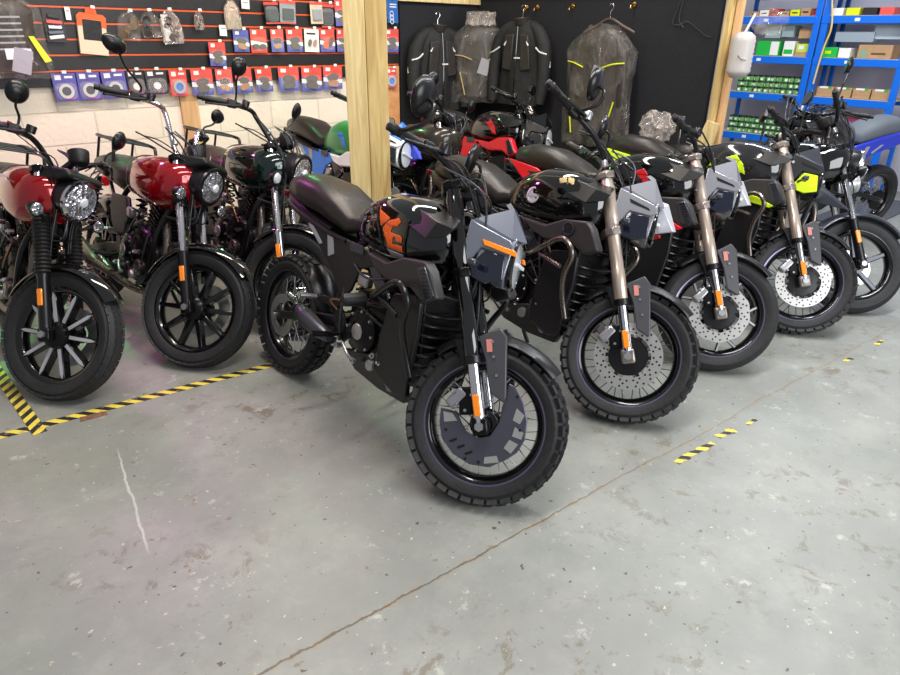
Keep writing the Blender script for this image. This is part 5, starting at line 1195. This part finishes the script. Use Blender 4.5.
for i in range(4):
    y_ = sy(2.60)-i*.185
    carton(y_, sz(1.12), y_-.17, sz(1.12)+.10, kraft, 'open brown tray of sachets on the right bay, %s from left' % ORD[i], name='cardboard_tray', group='open trays in the right bay', depth=.2, face=[(cardW, .1, .95, .5, .2), (greenb, -.25, .95, .2, .2)])
bn = empty('storage_bin', (KX+.1, sy(2.14), lv[3]+.0125)); tag(bn, 'maroon plastic bin on the lower shelf of the right bay', 'storage bin')
MB().rings([[(x*k, y*k, z) for x, y in ((-.12, -.16), (.12, -.16), (.12, .16), (-.12, .16))] for z, k in ((0, .78), (.27, 1.0), (.27, 1.08), (.29, 1.08))]).build('bin_body', mat('maroon_plastic', (150, 60, 90), .4), bn, bevel=.004)
MB().lathe([(0, 0), (.02, 0), (.02, .006), (0, .008)], (-.118, 0, .17), (-1, 0, 0), 14).build('bin_badge', cardW, bn)
# green cans: individual copies
cang = mat('can_green', (104, 160, 92), .35); canb = mat('can_black', (36, 46, 40), .3); canw = mat('can_white', (226, 238, 216), .4)
can0 = empty('small_can', (0, 0, 0)); tag(can0, 'small green and black can stacked on the middle level of the left bay', 'can', 'green cans stacked on the middle level')
MB().lathe([(.0, 0), (.028, 0), (.030, .004), (.030, .045), (.0, .045)], (0, 0, 0), (0, 0, 1), 14).build('can_body', cang, can0)
MB().lathe([(.0, .045), (.029, .045), (.029, .058), (.024, .062), (.0, .062)], (0, 0, 0), (0, 0, 1), 14).build('can_lid', canb, can0)
MB().box((-.0295, 0, .022), (.004, .028, .024)).build('can_label', canw, can0)
def dup(o):
    c = o.copy(); COL.objects.link(c)
    for ch in o.children:
        q = ch.copy(); COL.objects.link(q); q.parent = c
    return c
first = True
rnd = random.Random(5)
for lvl, (y0, y1, nrow, lab, grp) in enumerate(((sy(3.38), sy(2.76), 3, 'small green and black can stacked on the upper can shelf', 'green cans on the upper can shelf'), (sy(3.40), sy(2.78), 3, 'small green and black can stacked on the lower can shelf', 'green cans on the lower can shelf'))):
    zb = lv[2+lvl]+.0115; n = int(abs(y1-y0)/.066)
    for r_ in range(nrow):
        for cidx in range(n):
            for dpt in range(1 if r_ < nrow-1 else 2):
                c = can0 if first else dup(can0); first = False
                c.location = (KX+.03+.066*dpt, y0-cidx*.066-.03, zb+r_*.0625)
                c.rotation_euler.z = rnd.uniform(-1.2, 1.2); c.location.x += rnd.uniform(0, .02); c.location.y += rnd.uniform(-.002, .002)
                c['label'] = lab; c['group'] = grp
rp = MB().tube([(KX-.06, sy(2.66), 2.35), (KX-.06, sy(2.62), 2.0), (KX-.06, sy(2.57), 1.72), (KX-.05, sy(2.60), 1.5), (KX-.05, sy(2.62), 1.15)], .009, 8, 5).build('yellow_strap', mat('strap_yellow', (222, 190, 110), .6)); tag(rp, 'thin yellow strap hanging down the shelving upright', 'strap')

# ------------------------------------------------------------------ floor tape and marks
def tape_mat(name, fill=True):
    m, nt, b = nodes_mat(name); N = nt.nodes.new; L = nt.links.new
    tc = N('ShaderNodeTexCoord'); sp = N('ShaderNodeSeparateXYZ'); L(tc.outputs['Object'], sp.inputs[0])
    a = N('ShaderNodeMath'); a.operation = 'ADD'; L(sp.outputs[0], a.inputs[0]); L(sp.outputs[1], a.inputs[1])
    q = N('ShaderNodeMath'); q.operation = 'MULTIPLY'; q.inputs[1].default_value = 1/.078; L(a.outputs[0], q.inputs[0])
    fr = N('ShaderNodeMath'); fr.operation = 'FRACT'; L(q.outputs[0], fr.inputs[0])
    g = N('ShaderNodeMath'); g.operation = 'GREATER_THAN'; g.inputs[1].default_value = .5; L(fr.outputs[0], g.inputs[0])
    n = N('ShaderNodeTexNoise'); n.inputs['Scale'].default_value = 35; n.inputs['Detail'].default_value = 6; L(tc.outputs['Object'], n.inputs['Vector'])
    mx = N('ShaderNodeMix'); mx.data_type = 'RGBA'; mx.inputs[6].default_value = srgb(230, 208, 80); mx.inputs[7].default_value = srgb(36, 32, 34); L(g.outputs[0], mx.inputs[0])
    m2 = N('ShaderNodeMix'); m2.data_type = 'RGBA'; m2.inputs[7].default_value = srgb(150, 138, 110); L(mx.outputs[2], m2.inputs[6])
    r = N('ShaderNodeMapRange'); r.inputs['From Min'].default_value = .58; r.inputs['From Max'].default_value = .66; r.inputs['To Max'].default_value = .6; L(n.outputs['Fac'], r.inputs['Value']); L(r.outputs[0], m2.inputs[0])
    L(m2.outputs[2], b.inputs['Base Color']); b.inputs['Roughness'].default_value = .5
    return m
tm_ = tape_mat('hazard_tape')
def tape(a, c, wd, label, ragged=False, seed=0):
    a, c = Vector(a), Vector(c); d = c-a; L_ = d.length; rnd = random.Random(seed)
    n = max(2, int(L_/.02)) if ragged else 2; P = []
    top = [(i*L_/(n-1), wd/2-(rnd.random()*wd*.3 if ragged else 0)) for i in range(n)]; bot = [(i*L_/(n-1), -wd/2+(rnd.random()*wd*.3 if ragged else 0)) for i in range(n)]
    o = MB().prism(top+bot[::-1], 0, .0012, axes='xy').build('hazard_tape', tm_); o.location = (a.x, a.y, .0003); o.rotation_euler.z = math.atan2(d.y, d.x)
    tag(o, label, 'hazard tape'); return o
tape((-.35, 3.10, 0), (1.46, 2.888, 0), .05, 'long yellow and black hazard tape strip on the floor in front of the cruisers')
t2 = tape((.287, 2.955, 0), (.255, 3.85, 0), .055, 'short yellow and black hazard tape running back beneath the far left cruiser'); t2.location.z = .0018
for i, (a, c, lab) in enumerate((((2.19, 1.035, 0), (2.44, 1.006, 0), 'worn hazard tape remnant, longest one on the right floor'), ((2.50, 1.018, 0), (2.61, 1.00, 0), 'worn hazard tape remnant next to the longest one'), ((2.70, .985, 0), (2.77, .972, 0), 'small yellow tape scrap right of the worn remnants'), ((3.73, .935, 0), (3.80, .925, 0), 'small yellow tape scrap in front of the lime trimmed motorcycle'), ((4.10, .90, 0), (4.19, .89, 0), 'small yellow tape scrap in front of the rightmost motorcycle'))):
    tape(a, c, .045 if i < 2 else .03, lab, True, i)
pl = MB().box((0, 0, .0015), (.11, .04, .003)).build('rusty_plate', mat('rust', (120, 84, 66), .8, noise=.4, nscale=60, bump=.3), bevel=.001); pl.location = (.50, 2.955, 0); pl.rotation_euler.z = R(-8); tag(pl, 'small rusty metal plate on the floor below the hazard tape', 'metal plate')
mt_ = MB().box((7.6, 2.1, .006), (1.6, .5, .012)).build('rubber_mat', mat('mat_rubber', (84, 88, 94), .7, bump=.3, nscale=20), bevel=.003); tag(mt_, 'dark ribbed floor mat beneath the blue motorcycle', 'mat')
